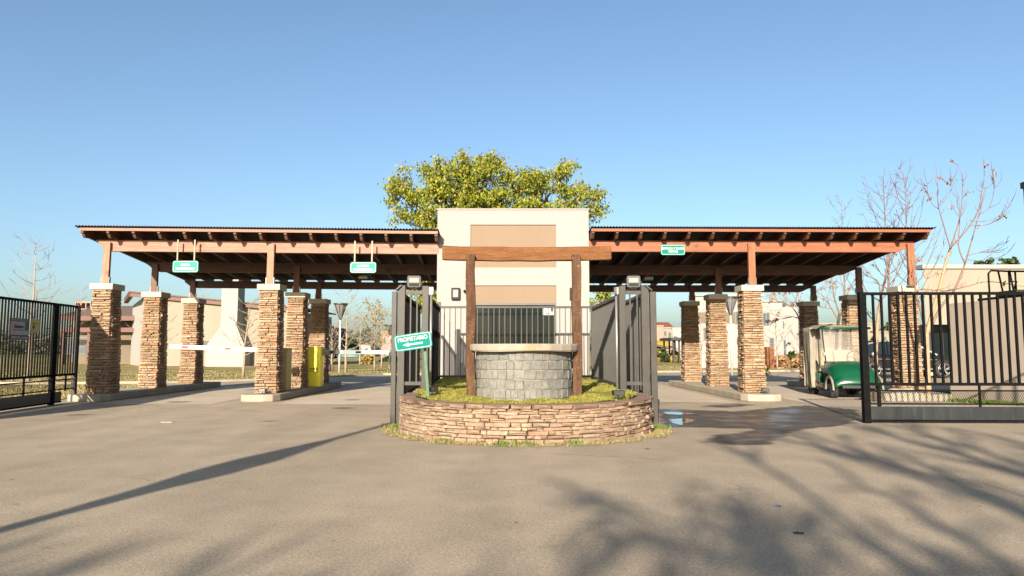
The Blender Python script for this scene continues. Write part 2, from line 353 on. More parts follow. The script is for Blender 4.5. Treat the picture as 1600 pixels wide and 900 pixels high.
n = NT('stain', .8, spec=.2); n.base((.14,.115,.09,1)); at = n.n('Attribute', attribute_name='soft'); mu = n.n('Math', operation='MULTIPLY'); mu.inputs[1].default_value = .5; n.l(at.outputs['Fac'], mu.inputs[0]); n.l(mu.outputs[0], n.b.inputs['Alpha']); M['stain'] = n.m
# ---------------------------------------------------------------- ground
rnd = random.Random(7)
def sheet(name, poly, z, mat, lab=None):
    mb = MB(); mb.add([(x, y, z) for x, y in poly], [tuple(range(len(poly)))])
    o = mb.build(name, mat, fix=False); o['kind'] = 'structure'
    if o.data.polygons[0].normal.z < 0: o.data.flip_normals()
    return o
sheet('ground', [(-1500,-300),(1500,-300),(1500,3000),(-1500,3000)], -.03, M['field'])
edge = [(-70,25),(-17,25.6),(-13,26.3),(-9.6,29),(-6.4,35),(2,36),(7,38.5),(13,40),(60,41)]
sheet('road', [(70,-60),(70,41)]+edge[::-1]+[(-70,-60)], 0, M['asphalt'])
mb = MB(); e2 = edge+[(60,120),(-70,120)]
sheet('lawn', [(60,140),(-70,140)]+[(x, y+.15) for x, y in edge], .02, M['lawn'])
mb = MB()
for a, b in zip(edge, edge[1:]): mb.bar((a[0],a[1],.03), (b[0],b[1],.03), .16, .10)
k_ = mb.build('kerb', M['kerb']); k_['kind'] = 'structure'
sheet('lawn', [(-40,16.8),(-11.3,16.8),(-11.0,24.6),(-17,24.9),(-40,24.6)], .012, M['lawn'])
sheet('pavement', [(-9.6,16.3),(-6.9,16.25),(-7.1,24.5),(-9.7,24.5)], .004, M['concrete'])
sheet('pavement', [(-5.4,16.2),(-2.15,16.1),(-2.2,25.2),(-5.6,25.2)], .004, M['concrete'])
sheet('pavement', [(2.3,17.2),(5.3,16.6),(5.3,25.2),(2.3,25.2)], .004, M['concrete'])
sheet('pavement', [(6.9,15.6),(11.2,15.2),(11.2,24.2),(6.9,24.2)], .004, M['concrete'])
sheet('path', [(14.5,43),(24,43),(27,56),(21,56)], .03, M['asphalt'])
# wet patches and puddles in front of the right lane
def blob(name, pts, z, mat, jit=.05, seed=1, soft=.10):
    from mathutils import noise as mn
    xs = [p[0] for p in pts]; ys = [p[1] for p in pts]; st = max(.03, min((max(xs)-min(xs)), (max(ys)-min(ys)))/26)
    nx = int((max(xs)-min(xs)+.4)/st)+1; ny = int((max(ys)-min(ys)+.4)/st)+1; segs = list(zip(pts, pts[1:]+pts[:1])); val = {}
    for j in range(ny+1):
        for i in range(nx+1):
            x = min(xs)-.2+i*st; y = min(ys)-.2+j*st; ins = False; d = 9
            for (ax, ay), (bx, by) in segs:
                if (ay > y) != (by > y) and x < (bx-ax)*(y-ay)/(by-ay)+ax: ins = not ins
                L2 = (bx-ax)**2+(by-ay)**2; u = max(0, min(1, ((x-ax)*(bx-ax)+(y-ay)*(by-ay))/L2)); d = min(d, math.hypot(x-ax-u*(bx-ax), y-ay-u*(by-ay)))
            q = (d if ins else -d)+jit*2.2*mn.noise(Vector((x*3.1+seed, y*3.1, 0)))+jit*mn.noise(Vector((x*9+seed, y*9, 1)))
            val[i, j] = (x, y, max(0, min(1, q/soft+.5)))
    vs = []; fs = []; al = []; ix = {}
    for j in range(ny):
        for i in range(nx):
            c4 = [(i,j),(i+1,j),(i+1,j+1),(i,j+1)]
            if max(val[c][2] for c in c4) <= 0: continue
            for c in c4:
                if c not in ix: ix[c] = len(vs); vs.append((val[c][0], val[c][1], z)); al.append(val[c][2])
            fs.append(tuple(ix[c] for c in c4))
    mb = MB(); mb.add(vs, fs); o = mb.build(name, mat, fix=False); o['kind'] = 'structure'
    at = o.data.attributes.new('soft', 'FLOAT', 'POINT'); at.data.foreach_set('value', al); return o
def gp(l): return [tuple(G(x, y)[:2]) for x, y in l]
blob('wet_patch', gp([(1030,640),(1085,641),(1150,644),(1215,638),(1265,634),(1330,640),(1345,652),(1322,664),(1250,671),(1180,694),(1135,696),(1103,688),(1120,682),(1175,677),(1170,670),(1085,668),(1045,668),(1035,655)]), .006, M['wet'], .07, 3)
blob('wet_patch', gp([(1108,634),(1150,631),(1178,633),(1150,636),(1125,637)]), .006, M['wet'], .05, 5)
blob('puddle', gp([(1036,644),(1062,645),(1088,647),(1062,649),(1040,648)]), .011, M['water'], .02, 8, .05)
blob('puddle', gp([(1046,656),(1070,654),(1088,657),(1076,661),(1064,665),(1050,662)]), .011, M['water'], .02, 9, .05)

for k_, (sx_, sy_, sr_) in enumerate(((-7.9,16.9,.22),(-3.6,15.2,.18),(-3.9,17.6,.14),(-8.3,13.6,.16),(4.4,15.6,.2),(-4.3,12.4,.12))):
    blob('oil_stain', [(sx_+sr_*math.cos(a_)*1.3, sy_+sr_*math.sin(a_)) for a_ in [math.pi*q_/5 for q_ in range(10)]], .008, M['stain'], .05, 30+k_, .16)

# ---------------------------------------------------------------- stones shared by columns and planter
def stone_mesh(name, mat, seed, jit=.10, bev=.16):
    r = random.Random(seed); mb = MB(); j = lambda a: r.uniform(-a, a)
    back = [(-.5,.5,-.5),(.5,.5,-.5),(.5,.5,.5),(-.5,.5,.5)]
    mid = [(x+j(.03), -.22+j(.1), z+j(jit*.6)) for x, z in ((-.5,-.5),(.5,-.5),(.5,.5),(-.5,.5))]
    fr = [(x*(1-bev*.55)+j(.05), -.5+j(.12), z*(1-bev*1.4)+j(jit)) for x, z in ((-.5,-.5),(.5,-.5),(.5,.5),(-.5,.5))]
    c = (j(.2), -.5+j(.12), j(.2))
    vs = back+mid+fr+[c]
    fs = [(0,1,2,3)]
    for k in range(4):
        l_ = (k+1)%4; fs += [(k, l_, 4+l_, 4+k), (4+k, 4+l_, 8+l_, 8+k), (8+k, 8+l_, 12)]
    mb.add(vs, fs); o = mb.build(name, mat); me = o.data; bpy.data.objects.remove(o); return me
ST = [stone_mesh('stone', M['ledge_stone'], i) for i in range(10)]
STP = [stone_mesh('stone', M['planter_stone'], 20+i, .08, .10) for i in range(10)]
STC = [stone_mesh('coping_stone', M['coping_stone'], 40+i, .08, .10) for i in range(5)]
STG = [stone_mesh('block', M['granite_block'], 60+i, .07, .05) for i in range(8)]
def stone_obj(name, me, parent, loc, rz, sx, sy, sz, tilt=0):
    o = bpy.data.objects.new(name, me); C.objects.link(o); o.parent = parent
    o.location = loc; o.rotation_euler = (0, tilt, rz); o.scale = (sx, sy, sz); return o

KERB_H = .17
def column(x, y, side, label, seed, flare=.09):
    """side: +1 if the +x flank is the seen one"""
    r = random.Random(seed); t = thing('stone_column', label, 'column', (x, y, KERB_H), 0, 'stone clad columns carrying the entrance canopies')
    H = 2.56; wt, wb = .46, .46+flare
    mb = MB(); hb, ht = wb/2-.05, wt/2-.05
    vs = [(sx*hb, sy*hb, 0) for sx, sy in ((-1,-1),(1,-1),(1,1),(-1,1))]+[(sx*ht, sy*ht, H) for sx, sy in ((-1,-1),(1,-1),(1,1),(-1,1))]
    mb.add(vs, [(0,3,2,1),(4,5,6,7),(0,1,5,4),(1,2,6,5),(2,3,7,6),(3,0,4,7)]); mb.build('core', M['mortar'], t)
    joined = MB()
    z = 0
    while z < H-.02:
        h = min(r.choice((.034,.04,.048,.055,.06,.07,.08)), H-z)
        if H-(z+h) < .03: h = H-z
        hw = (wb+(wt-wb)*min(1, (z+h/2)/H*1.05))/2
        for fi, (nx, ny, rz) in enumerate(((0,-1,0),(side,0,R(90)*side),(-side,0,-R(90)*side),(0,1,R(180)))):
            vis = fi < 2
            L = 2*hw; u = -hw
            if fi in (1, 2): u += .05
            end = hw if fi in (0, 3) else hw-.05
            while u < end-.03:
                ln = r.choice((.09,.13,.19,.25,.32,.38))*r.uniform(.85,1.15) if vis else .25
                if end-(u+ln) < .07: ln = end-u
                pr = r.gauss(0, .016)
                d = .12; cdist = hw-d/2+pr+.01
                tx, ty = (-ny, nx)   # tangent
                cx = nx*cdist+tx*(u+ln/2)*1; cy = ny*cdist+ty*(u+ln/2)
                if fi == 0: cx, cy = u+ln/2, -cdist
                if vis:
                    stone_obj('stone', r.choice(ST), t, (cx, cy, z+h/2), rz, ln*.985, d, h*r.uniform(.82,.95), r.uniform(-.035,.035))
                else:
                    ex, ey = (ln/2*.985, d/2) if ny else (d/2, ln/2*.985)
                    joined.box(cx-ex, cx+ex, cy-ey, cy+ey, z+h*.03, z+h*.97)
                u += ln
        z += h
    o = joined.build('stone_cladding', M['ledge_stone_joined'], t); o['kind'] = 'stuff'
    mb = MB(); mb.box(-.285,.285,-.285,.285,H,H+.15); mb.build('capstone', M['kerb_cap'], t, bevel=.008)
    return t
simple('fence_grey', (.040,.037,.032,1), .5, var=.25, scale=5)
plaster('kerb_cap', (.56,.50,.40), .15)
rows = {
 'A': [(-10.16,17.62),(-10.24,20.2),(-10.3,22.75)], 'B': [(-6.08,17.78),(-6.2,20.35),(-6.27,22.95)],
 'C': [(6.10,18.05),(6.10,21.05),(6.07,24.05)], 'D': [(10.2,18.3),(10.3,21.25),(10.2,24.2)]}
desc = {'A': ['stone column at the end of the left gate, nearest of its row','middle stone column of the row beside the left gate','farthest stone column of the row beside the left gate'],
 'B': ['stone column in front of the khaki barrier cabinet','stone column between the khaki and the yellow barrier cabinets','stone column behind the yellow barrier cabinet'],
 'C': ['front stone column on the kerb beside the wet lane','middle stone column on the kerb beside the wet lane','rear stone column on the kerb beside the wet lane'],
 'D': ['front stone column seen through the bars of the right gate','middle stone column behind the roof of the golf cart','rear stone column beside the canvas flap of the golf cart']}
for q, key in enumerate('ABCD'):
    for i, (x, y) in enumerate(rows[key]): column(x, y, 1 if q < 2 else -1, desc[key][i], 100+q*10+i)
# kerb islands under the columns
def island(x, y0, y1, hw, label, nose=.35, x1=None):
    x1 = x if x1 is None else x1
    t = thing('kerb_island', label, 'kerb', (x, y0, 0), 0, 'concrete islands under the column rows')
    pts = [(x-hw, y0+nose),(x-hw+.1, y0+.1),(x-hw+.3, y0),(x+hw-.3, y0),(x+hw-.1, y0+.1),(x+hw, y0+nose),(x1+hw, y1),(x1-hw, y1)]
    top = MB(); top.prism([(a*1, b) for a, b in pts], 'z', .0, KERB_H); top.build('kerb_slab', M['kerb'], t, True, bevel=.02)
    return t
island(-10.3, 17.0, 23.9, .50, 'long concrete kerb island beside the left gate', x1=-10.3)
island(-6.12, 16.95, 24.0, .48, 'concrete kerb island with both barrier cabinets on it', x1=-6.25)
island(6.10, 17.05, 24.9, .50, 'pale concrete kerb island beside the wet patch', x1=6.0)
island(10.2, 17.1, 24.9, .55, 'concrete kerb island partly hidden behind the right gate')

# ---------------------------------------------------------------- canopies
def ogee(x0, zt, zb, s):
    h = zt-zb
    return [(x0, zt), (x0-s*.02, zt), (x0, zt)]
def canopy(name_label, origin, yaw, L, cols, mx, my, mz, soffit, beam_end, roll, spacing, rows_y, post_z0):
    """local x runs 0..L (left to right), local y runs back, z = world height at the front-beam line"""
    t = thing('canopy', name_label, 'canopy', origin, yaw)
    t.rotation_euler = (0, roll, yaw)
    slope = .093; y_b = .40            # front beam front face, measured from the roof edge
    zb0 = 3.745                        # underside of front beam
    def zr(y): return 4.03-slope*(y-y_b)   # underside of rafters (top of beams)
    yl = rows_y[2]+.95
    # beams with shaped ends
    for i, yy in enumerate(rows_y):
        zt = zr(yy); zb = zt-.285
        if i == 2: zt -= .055; zb = zt-.23
        e0, e1 = (.12, L) if beam_end < 0 else (0, L-.14)
        if beam_end < 0: poly = [(e0,zt),(e0+.03,zt-.06),(e0+.12,zt-.12),(e0+.2,zt-.19),(e0+.33,zb+.03),(e0+.40,zb),(e1,zb),(e1,zt)]
        else: poly = [(e0,zt),(e0,zb),(e1-.45,zb),(e1-.36,zb+.03),(e1-.24,zb+.09),(e1-.10,zb+.14),(e1,zt-.10),(e1,zt)]
        mb = MB(); mb.prism(poly, 'y', yy, yy+.13); mb.build('beam', M[mx if i == 0 else 'timber_shaded_x'], t, bevel=.005)
    # rafters with shaped tails
    nr = int(round(L/spacing)); r = random.Random(3)
    mb = MB(); y0 = .0
    prof = [(.028, zr(0)+.172), (.028, zr(0)+.06), (.06, zr(0)+.035), (.085, zr(0)+.04), (.10, zr(0)+.0), (.15, zr(0)-.055), (.21, zr(0)-.05), (.36, zr(.36)-.0), (yl, zr(yl)), (yl, zr(yl)+.172)]
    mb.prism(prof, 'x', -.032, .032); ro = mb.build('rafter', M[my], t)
    for k in range(nr+1):
        o = ro if k == 0 else link(ro.copy(), t)
        if k: o.parent = t
        o.location = (.05+k*(L-.1)/nr, 0, 0)
    # fascia, soffit boards, corrugated roof
    mb = MB(); mb.box(0, L, -.005, .028, zr(0)+.105, zr(0)+.175); mb.build('fascia', M[mx], t, bevel=.004)
    ny = 26
    for k in range(ny):
        a = .032+k*(yl-.03)/ny; b = a+(yl-.03)/ny-.006
        mb = MB(); zz = zr(a)+.1745+r.uniform(0,.003); z2 = zr(b)+.1745
        vs = [(0,a,zz),(L,a,zz),(L,b,z2),(0,b,z2),(0,a,zz+.018),(L,a,zz+.018),(L,b,z2+.018),(0,b,z2+.018)]
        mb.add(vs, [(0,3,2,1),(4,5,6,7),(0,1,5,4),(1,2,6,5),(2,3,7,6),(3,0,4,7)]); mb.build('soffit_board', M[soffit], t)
    mb = MB(); n_ = int((L+.22)/.0095); vs = []; fs = []
    x0 = -.11 if beam_end < 0 else -.02; x1 = L+.02 if beam_end < 0 else L+.11
    for layer, dz in ((0, 0), (1, .004)):
        for j, y in enumerate((-.05, yl+.05)):
            for i in range(n_+1):
                x = x0+(x1-x0)*i/n_
                vs.append((x, y, zr(y)+.212+dz+.013*math.sin(x/.076*2*math.pi)))
    w_ = n_+1
    for i in range(n_):
        fs.append((2*w_+i, 2*w_+i+1, 3*w_+i+1, 3*w_+i)); fs.append((i, w_+i, w_+i+1, i+1)); fs.append((i, i+1, 2*w_+i+1, 2*w_+i))
    mb.add(vs, fs, False); mb.build('corrugated_roof', M['roof_metal'], t, fix=False)
    # posts with steel shoes
    for key in cols:
        for i, (cx, cy) in enumerate(rows[key]):
            inv = absmat(t).inverted(); p = inv @ Vector((cx, cy, post_z0)); yy = rows_y[i]
            mb = MB(); mb.box(p.x-.085, p.x+.085, yy-.09, yy-.002, p.z+.004, zr(yy)-.07); mb.build('timber_post', M[mz if i == 0 else 'timber_shaded_z'], t, bevel=.006)
            for xs_ in (p.x-.105, p.x+.088): mb = MB(); mb.box(xs_, xs_+.017, yy-.08, yy-.01, p.z+.002, p.z+.19); mb.build('post_shoe', M['steel'], t)
    return t
ZC = KERB_H+2.56+.15
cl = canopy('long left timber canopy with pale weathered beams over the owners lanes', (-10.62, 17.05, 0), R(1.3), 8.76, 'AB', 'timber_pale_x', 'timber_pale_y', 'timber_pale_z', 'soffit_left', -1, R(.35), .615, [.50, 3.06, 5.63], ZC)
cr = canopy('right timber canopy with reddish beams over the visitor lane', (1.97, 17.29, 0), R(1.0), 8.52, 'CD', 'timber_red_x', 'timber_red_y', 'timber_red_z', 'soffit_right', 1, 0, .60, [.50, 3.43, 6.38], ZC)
cl.location.z = -.02; cr.location.z = 0.0

# ceiling lamps
for pos, lab in ((P(568,433,21.0), 'small beige lamp under the left canopy behind the right hanging sign'), (P(1013,435,21.4), 'small beige lamp under the right canopy above the fence post')):
    t = thing('ceiling_lamp', lab, 'lamp', pos, 0, 'small lamps under the canopies')
    mb = MB(); mb.box(-.14,.14,-.1,.1,-.05,.05); mb.build('lamp_body', M['grey_paint'], t); mb = MB(); mb.box(-.12,.12,-.112,-.1005,-.04,.04); mb.build('lens', M['lamp_lens'], t)
    mb = MB(); mb.box(-.01,.01,-.01,.01,.05,.35); mb.build('hanger', M['dark_plastic'], t)

# ---------------------------------------------------------------- guard house
hx0, hx1, hy, hz = -1.90, 1.955, 17.75, P(800,328,17.75).z
t = thing('guard_house', 'square white rendered gatehouse between the two canopies', 'building', (0, hy, 0)); GH = t
zu1, zu0 = P(0,351,hy).z, P(0,418,hy).z; zl1, zl0 = P(0,446,hy).z, P(0,473.5,hy).z; zw0 = P(0,541,hy).z-.12
rx0, rx1 = P(735,400,hy).x, P(869,400,hy).x
mb = MB(); D = .09
# front skin made of pieces round the recesses
mb.box(hx0, rx0, hy, hy+D, 0, hz); mb.box(rx1, hx1, hy, hy+D, 0, hz)
mb.box(rx0, rx1, hy, hy+D, zu1, hz); mb.box(rx0, rx1, hy, hy+D, zl1, zu0); mb.box(rx0, rx1, hy, hy+D, 0, zw0)
mb.box(hx0, hx1, hy+D, hy+4.2, 0, hz-.02)
mb.build('wall', M['white_wall'], t, True)
mb = MB(); mb.box(rx0+.001, rx1-.001, hy+.035, hy+.12, zu0+.001, zu1-.001); mb.build('recessed_panel', M['peach_wall'], t, True)
mb = MB(); mb.box(rx0+.001, rx1-.001, hy+.035, hy+.12, zl0, zl1-.001); mb.build('recessed_panel', M['peach_wall'], t, True)
mb = MB(); wx0 = rx0+.05
mb.box(rx0+.001, rx1-.001, hy+.05, hy+.12, zw0+.001, zl0-.001); win = mb.build('window', M['dark_glass'], t, True)
mb = MB(); mb.box(rx0, rx1, hy+.02, hy+.049, zl0-.05, zl0-.002); mb.box(rx0, rx0+.04, hy+.02, hy+.049, zw0, zl0-.05); mb.box(rx1-.04, rx1-.001, hy+.02, hy+.049, zw0, zl0-.05); mb.box(rx0+.04, rx1-.04, hy+.02, hy+.049, zw0, zw0+.04)
mb.build('frame', M['lamp_grey'], win, True)
a, b = P(848,480,hy), P(866,492,hy)
mb = MB(); mb.box(a.x, b.x, hy+.044, hy+.048, b.z, a.z); st_ = mb.build('notice', M['paper_white'], win, True)
mb = MB(); mb.box(a.x+.2, b.x-.02, hy+.040, hy+.0435, b.z+.08, a.z-.02); mb.box(a.x+.04, a.x+.18, hy+.040, hy+.0435, b.z+.03, b.z+.05); mb.build('notice_print', M['ink_black'], win, True)
mb = MB(); mb.box(hx0-.02, hx1+.02, hy-.02, hy+4.2, hz, hz+.035); mb.build('parapet_cap', M['white_wall'], t, True)
t = thing('wall_lamp', 'grey rectangular lamp on the white gatehouse wall, left of the timber frame', 'lamp', P(712,459,hy-.05))
mb = MB(); mb.box(-.11,.11,-.04,.05,-.15,.15); mb.build('lamp_body', M['rubber'], t, bevel=.01); mb = MB(); mb.box(-.065,.065,-.05,-.0405,-.09,.10); mb.build('lens', M['grey_paint'], t)
t = thing('wall_lamp', 'grey lamp on the gatehouse wall, mostly hidden behind the right frame post', 'lamp', P(897,459,hy-.05))
mb = MB(); mb.box(-.11,.11,-.04,.05,-.15,.15); mb.build('lamp_body', M['rubber'], t, bevel=.01); mb = MB(); mb.box(-.065,.065,-.05,-.0405,-.09,.10); mb.build('lens', M['grey_paint'], t)
t = thing('camera_dome', 'tiny dark camera on the gatehouse wall beside the left lamp', 'camera', P(726,455,hy-.02))
mb = MB(); mb.tube([(0,.03,0),(0,-.08,0)], [.035,.03], 10); mb.build('housing', M['dark_plastic'], t); mb = MB(); mb.tube([(0,-.081,0),(0,-.09,0)], .02, 10); mb.build('lens', M['dark_glass'], t)

# ---------------------------------------------------------------- railings
bar_cache = {}
def rail_fence(t, a, b, z0, z1, sp, bw, mat, rail=.045, rails=None, shear=0, world=True):
    a = Vector(a); b = Vector(b); L = (b-a).length; n_ = max(1, int(L/sp)); d = (b-a)/L
    key = (round(z1-z0,3), bw, mat)
    mb = MB(); mb.box(-bw/2, bw/2, -bw/2, bw/2, 0, 1); proto = mb.build('bar', M[mat], t)
    first = True; ang = math.atan2(d.y, d.x)
    for k in range(1, n_):
        o = proto if first else proto.copy()
        if not first: C.objects.link(o); o.parent = t
        first = False
        p = a+d*(L*k/n_)
        o.matrix_parent_inverse = absmat(t).inverted() if t else Matrix()
        o.location = (p.x, p.y, z0); o.rotation_euler = (0, 0, ang); o.scale = (1, 1, z1-z0)
    for z in (rails or (z0, z1)):
        mb = MB(); mb.bar((a.x,a.y,z), (b.x,b.y,z), rail, rail); mb.build('rail', M[mat], t, True, bevel=.003)
# fence in front of the gatehouse
fy = 16.2; zt = P(0,480,fy).z; zb = P(0,588,fy).z
xl, xr = P(686,480,fy).x, P(926,480,fy).x
t = thing('railing', 'dark grey bar railing standing across the front of the white gatehouse', 'railing', (0, fy, .5))
rail_fence(t, (xl,fy,0), (xr,fy,0), zb, zt, .123, .02, 'post_grey', .05)
for x in (xl, xr):
    mb = MB(); mb.box(x-.04, x+.04, fy-.04, fy+.04, .3, zt+.12); mb.build('post', M['post_grey'], t, True)
# side fences of the planter bed (gate pockets)
PY = 12.05
def side_pocket(s, px_in, px_pipe, px_bars, px_o1, px_o2, labels):
    fx = lambda p: (p-800)/F*PY*1.003
    zt_ = P(0,447,PY).z; rt = P(0,457,PY).z; rb = P(0,599,PY).z
    t = thing('gate_post_frame', labels[0], 'gate post', (fx(px_o1[0]), PY, 0), 0, 'steel gate pockets flanking the planter')
    for (p0, p1), zz0, zz1, dy in ((px_in, .45, zt_, 0), (px_o1, 0, zt_+.01, 0), (px_o2, 0, zt_-.10, -.03)):
        mb = MB(); mb.box(fx(p0)+.003, fx(p1)-.003, PY+dy-.05, PY+dy+.06, zz0, zz1); mb.build('post', M['post_grey'], t, True, bevel=.006)
    # latch plate on top of the outermost post
    xo = (fx(px_o2[0])+fx(px_o2[1]))/2; xi = (fx(px_o1[0])+fx(px_o1[1]))/2
    mb = MB(); mb.bar((xo-s*.02, PY-.03, zt_-.08), (xi, PY-.03, zt_+.01), .13, .025, up=(0,0,1)); mb.build('top_bracket', M['post_grey'], t, True)
    lo, hi = sorted((px_in, px_o1)); x0, x1 = fx(lo[1]), fx(hi[0])
    for z in (rt, rb):
        mb = MB(); mb.box(x0, x1, PY-.02, PY+.03, z-.03, z+.03); mb.build('rail', M['post_grey'], t, True)
    for pb in px_bars:
        mb = MB(); mb.box(fx(pb)-.012, fx(pb)+.012, PY-.012, PY+.012, rb+.03, rt-.03); mb.build('bar', M['post_grey'], t, True)
    # lower opening: small mesh panel
    mb = MB()
    for k in range(9): mb.bar((x0, PY+.01, .08+k*.055), (x1, PY+.01, .08+k*.055), .006)
    for k in range(7): mb.bar((x0+(x1-x0)*k/6, PY+.01, .05), (x0+(x1-x0)*k/6, PY+.01, rb-.03), .006)
    mp = mb.build('mesh_panel', M['gate_black'], t, True); mp['kind'] = 'stuff'
    for z in (.3, .0):
        pass
    mb = MB(); xp = fx(px_pipe); mb.tube([(xp, PY-.02, .45), (xp, PY-.02, P(0,460,PY).z)], .022, 10); mb.build('conduit_pipe', M['galvanised'], t, True)
    mb = MB(); mb.box(xp-.035, xp+.035, PY-.05, PY+.02, P(0,460,PY).z, P(0,449,PY).z); mb.build('pipe_head', M['galvanised'], t, True)
    for which, lab in (('inner', labels[1]), ('outer', labels[2])):
        if which == 'inner': xa, xb = fx((px_in[0]+px_in[1])/2), (xl if s < 0 else xr)
        else: xa, xb = fx((px_o1[0]+px_o1[1])/2), (xl-.42 if s < 0 else xr+.42)
        tf = thing('side_railing', lab, 'railing', (xa, PY+.1, 0), 0, 'railings running back from the planter')
        zt2 = 2.19; zb2 = .62 if which == 'inner' else .45
        rail_fence(tf, (xa, PY+.10, 0), (xb, fy-.06, 0), zb2, zt2, .125, .022, 'fence_grey' if s > 0 else 'gate_black', .06)
    # floodlight on the top rail
    xf = fx(647 if s < 0 else 990)
    tl = thing('floodlight', labels[3], 'floodlight', (xf, PY, rt+.03), R(-4*s), 'black LED floodlights on the gate posts')
    mb = MB(); mb.tube([(-.13,0,.16),(-.13,0,.02),(.13,0,.02),(.13,0,.16)], .008, 5, False); mb.build('bracket', M['dark_plastic'], tl)
    mb = MB(); mb.prism([(a, b+.155) for a, b in rrect(.235,.205,.035)], 'y', -.045, .03); mb.build('housing', M['dark_plastic'], tl, bevel=.006)
    for k in range(6):
        mb = MB(); mb.box(-.095+k*.036, -.085+k*.036, .03, .055, .07, .24); mb.build('cooling_fin', M['dark_plastic'], tl)
    mb = MB(); mb.box(-.078,.078,-.050,-.0455,.14,.215); mb.build('lens', M['lamp_lens'], tl)
    mb = MB(); mb.box(-.085,.085,-.049,-.0455,.075,.125); mb.build('driver_cover', M['rubber'], tl)
    mb = MB(); r = random.Random(5)
    mb.tube([(-.1,0,.03),(-.05,-.03,.05),(0,-.02,.02),(.04,-.04,.045),(.09,-.02,.015)], .006, 5); mb.build('cable', M['dark_plastic'], tl)
side_pocket(-1, (660,670.5), 674, (642,652), (622.5,634), (613.5,621.5), ['grey steel double post and frame left of the stone planter behind the green sign','dark bar railing running back from the left planter post to the gatehouse','outer dark bar railing left of the planter, nearest the left lane','black floodlight on top of the left gate posts'])
side_pocket(1, (966.5,977), 962.5, (984,995), (1001,1013), (1014,1024), ['grey steel double post and frame right of the stone planter','sunlit grey bar railing running back from the right planter post to the gatehouse','outer grey bar railing right of the planter, nearest the wet lane','black floodlight on top of the right gate posts'])

# ---------------------------------------------------------------- stone planter
pcx, pcy, pr = .215, 11.35, 1.93; PH = .52
t = thing('stone_planter', 'round fronted raised bed of stacked tan stone with reddish coping', 'planter', (pcx, pcy, 0))
r = random.Random(12)
def arc_pt(u, rad):  # u: arclength along semicircle from left end, then straight sides
    Ls = .75; half = math.pi*pr
    if u < Ls: return Vector((-rad, Ls-u, 0)), -math.pi/2
    if u < Ls+half:
        a = math.pi+(u-Ls)/pr; return Vector((rad*math.cos(a), rad*math.sin(a), 0)), a+math.pi/2
    return Vector((rad, u-Ls-half, 0)), math.pi/2
TOT = .75*2+math.pi*pr
mb = MB(); poly = []
for k in range(49):
    p, _ = arc_pt(TOT*k/48*.9999, pr-.10); poly.append((p.x, p.y))
mb.prism(poly, 'z', 0, PH-.05); mb.build('core', M['mortar'], t)
z = 0; hs = [.075,.05,.065,.045,.06,.05,.055,.04,.04]; hs = [h*(PH-.055)/sum(hs) for h in hs]
for ri, h in enumerate(hs):
    u = r.uniform(-.1, 0)
    while u < TOT:
        ln = r.choice((.08,.12,.16,.20,.26,.34))*r.uniform(.85, 1.15)
        p, a = arc_pt(min(max(u+ln/2, 0), TOT), pr-.055+r.uniform(-.018,.018)+.035*(1-ri/9))
        hh = h
        if r.random() < .22 and ln < .25:   # two thin stones in one course
            for q in (0, 1): stone_obj('stone', r.choice(STP), t, (p.x, p.y, z+h*(.25+.5*q)), a, ln*.97, .16, h*.46)
        else: stone_obj('stone', r.choice(STP), t, (p.x, p.y, z+hh/2), a, ln*.97, .16, hh*.95, r.uniform(-.03,.03))
        u += ln
    z += h
u = 0
while u < TOT:
    ln = r.uniform(.22, .42); p, a = arc_pt(min(u+ln/2, TOT), pr-.075+r.uniform(-.01,.012))
    stone_obj('coping_stone', r.choice(STC), t, (p.x, p.y, PH-.0275), a, ln*.97, .24, .058, r.uniform(-.02,.02)); u += ln
# raised bed behind and its moss mound
mb = MB(); mb.box(xl-.02, xr+.02, 12.0, 17.74, 0, .50); o = mb.build('retaining_wall', M['kerb']); tag(o, 'low concrete retaining wall of the bed between planter and gatehouse', 'wall')
nx, ny = 46, 60; vs = []; fs = []; idx = {}
def mound_z(x, y):
    d = min(1, max(0, (y-9.6)/1.6)); return .50+.10*d*(1-.25*abs(x-pcx)/2)+.012*math.sin(x*7+y*3)+.01*math.sin(x*13-y*9)
def inside(x, y):
    if y < pcy: return (x-pcx)**2+(y-pcy)**2 < (pr-.17)**2
    if y < 12.0: return abs(x-pcx) < pr-.17
    return xl+.02 < x < xr-.02 and y < 17.7
for j in range(ny+1):
    for i in range(nx+1):
        x = pcx-1.95+3.9*i/nx; y = 9.4+8.35*(j/ny)**1.2
        idx[i, j] = len(vs); vs.append((x, y, mound_z(x, y)))
for j in range(ny):
    for i in range(nx):
        c4 = [vs[idx[a, b]] for a, b in ((i,j),(i+1,j),(i+1,j+1),(i,j+1))]
        if all(inside(c[0], c[1]) for c in c4): fs.append((idx[i,j], idx[i+1,j], idx[i+1,j+1], idx[i,j+1]))
mb = MB(); mb.add(vs, fs, True); o = mb.build('planting_soil', M['moss'], fix=False); o['kind'] = 'structure'
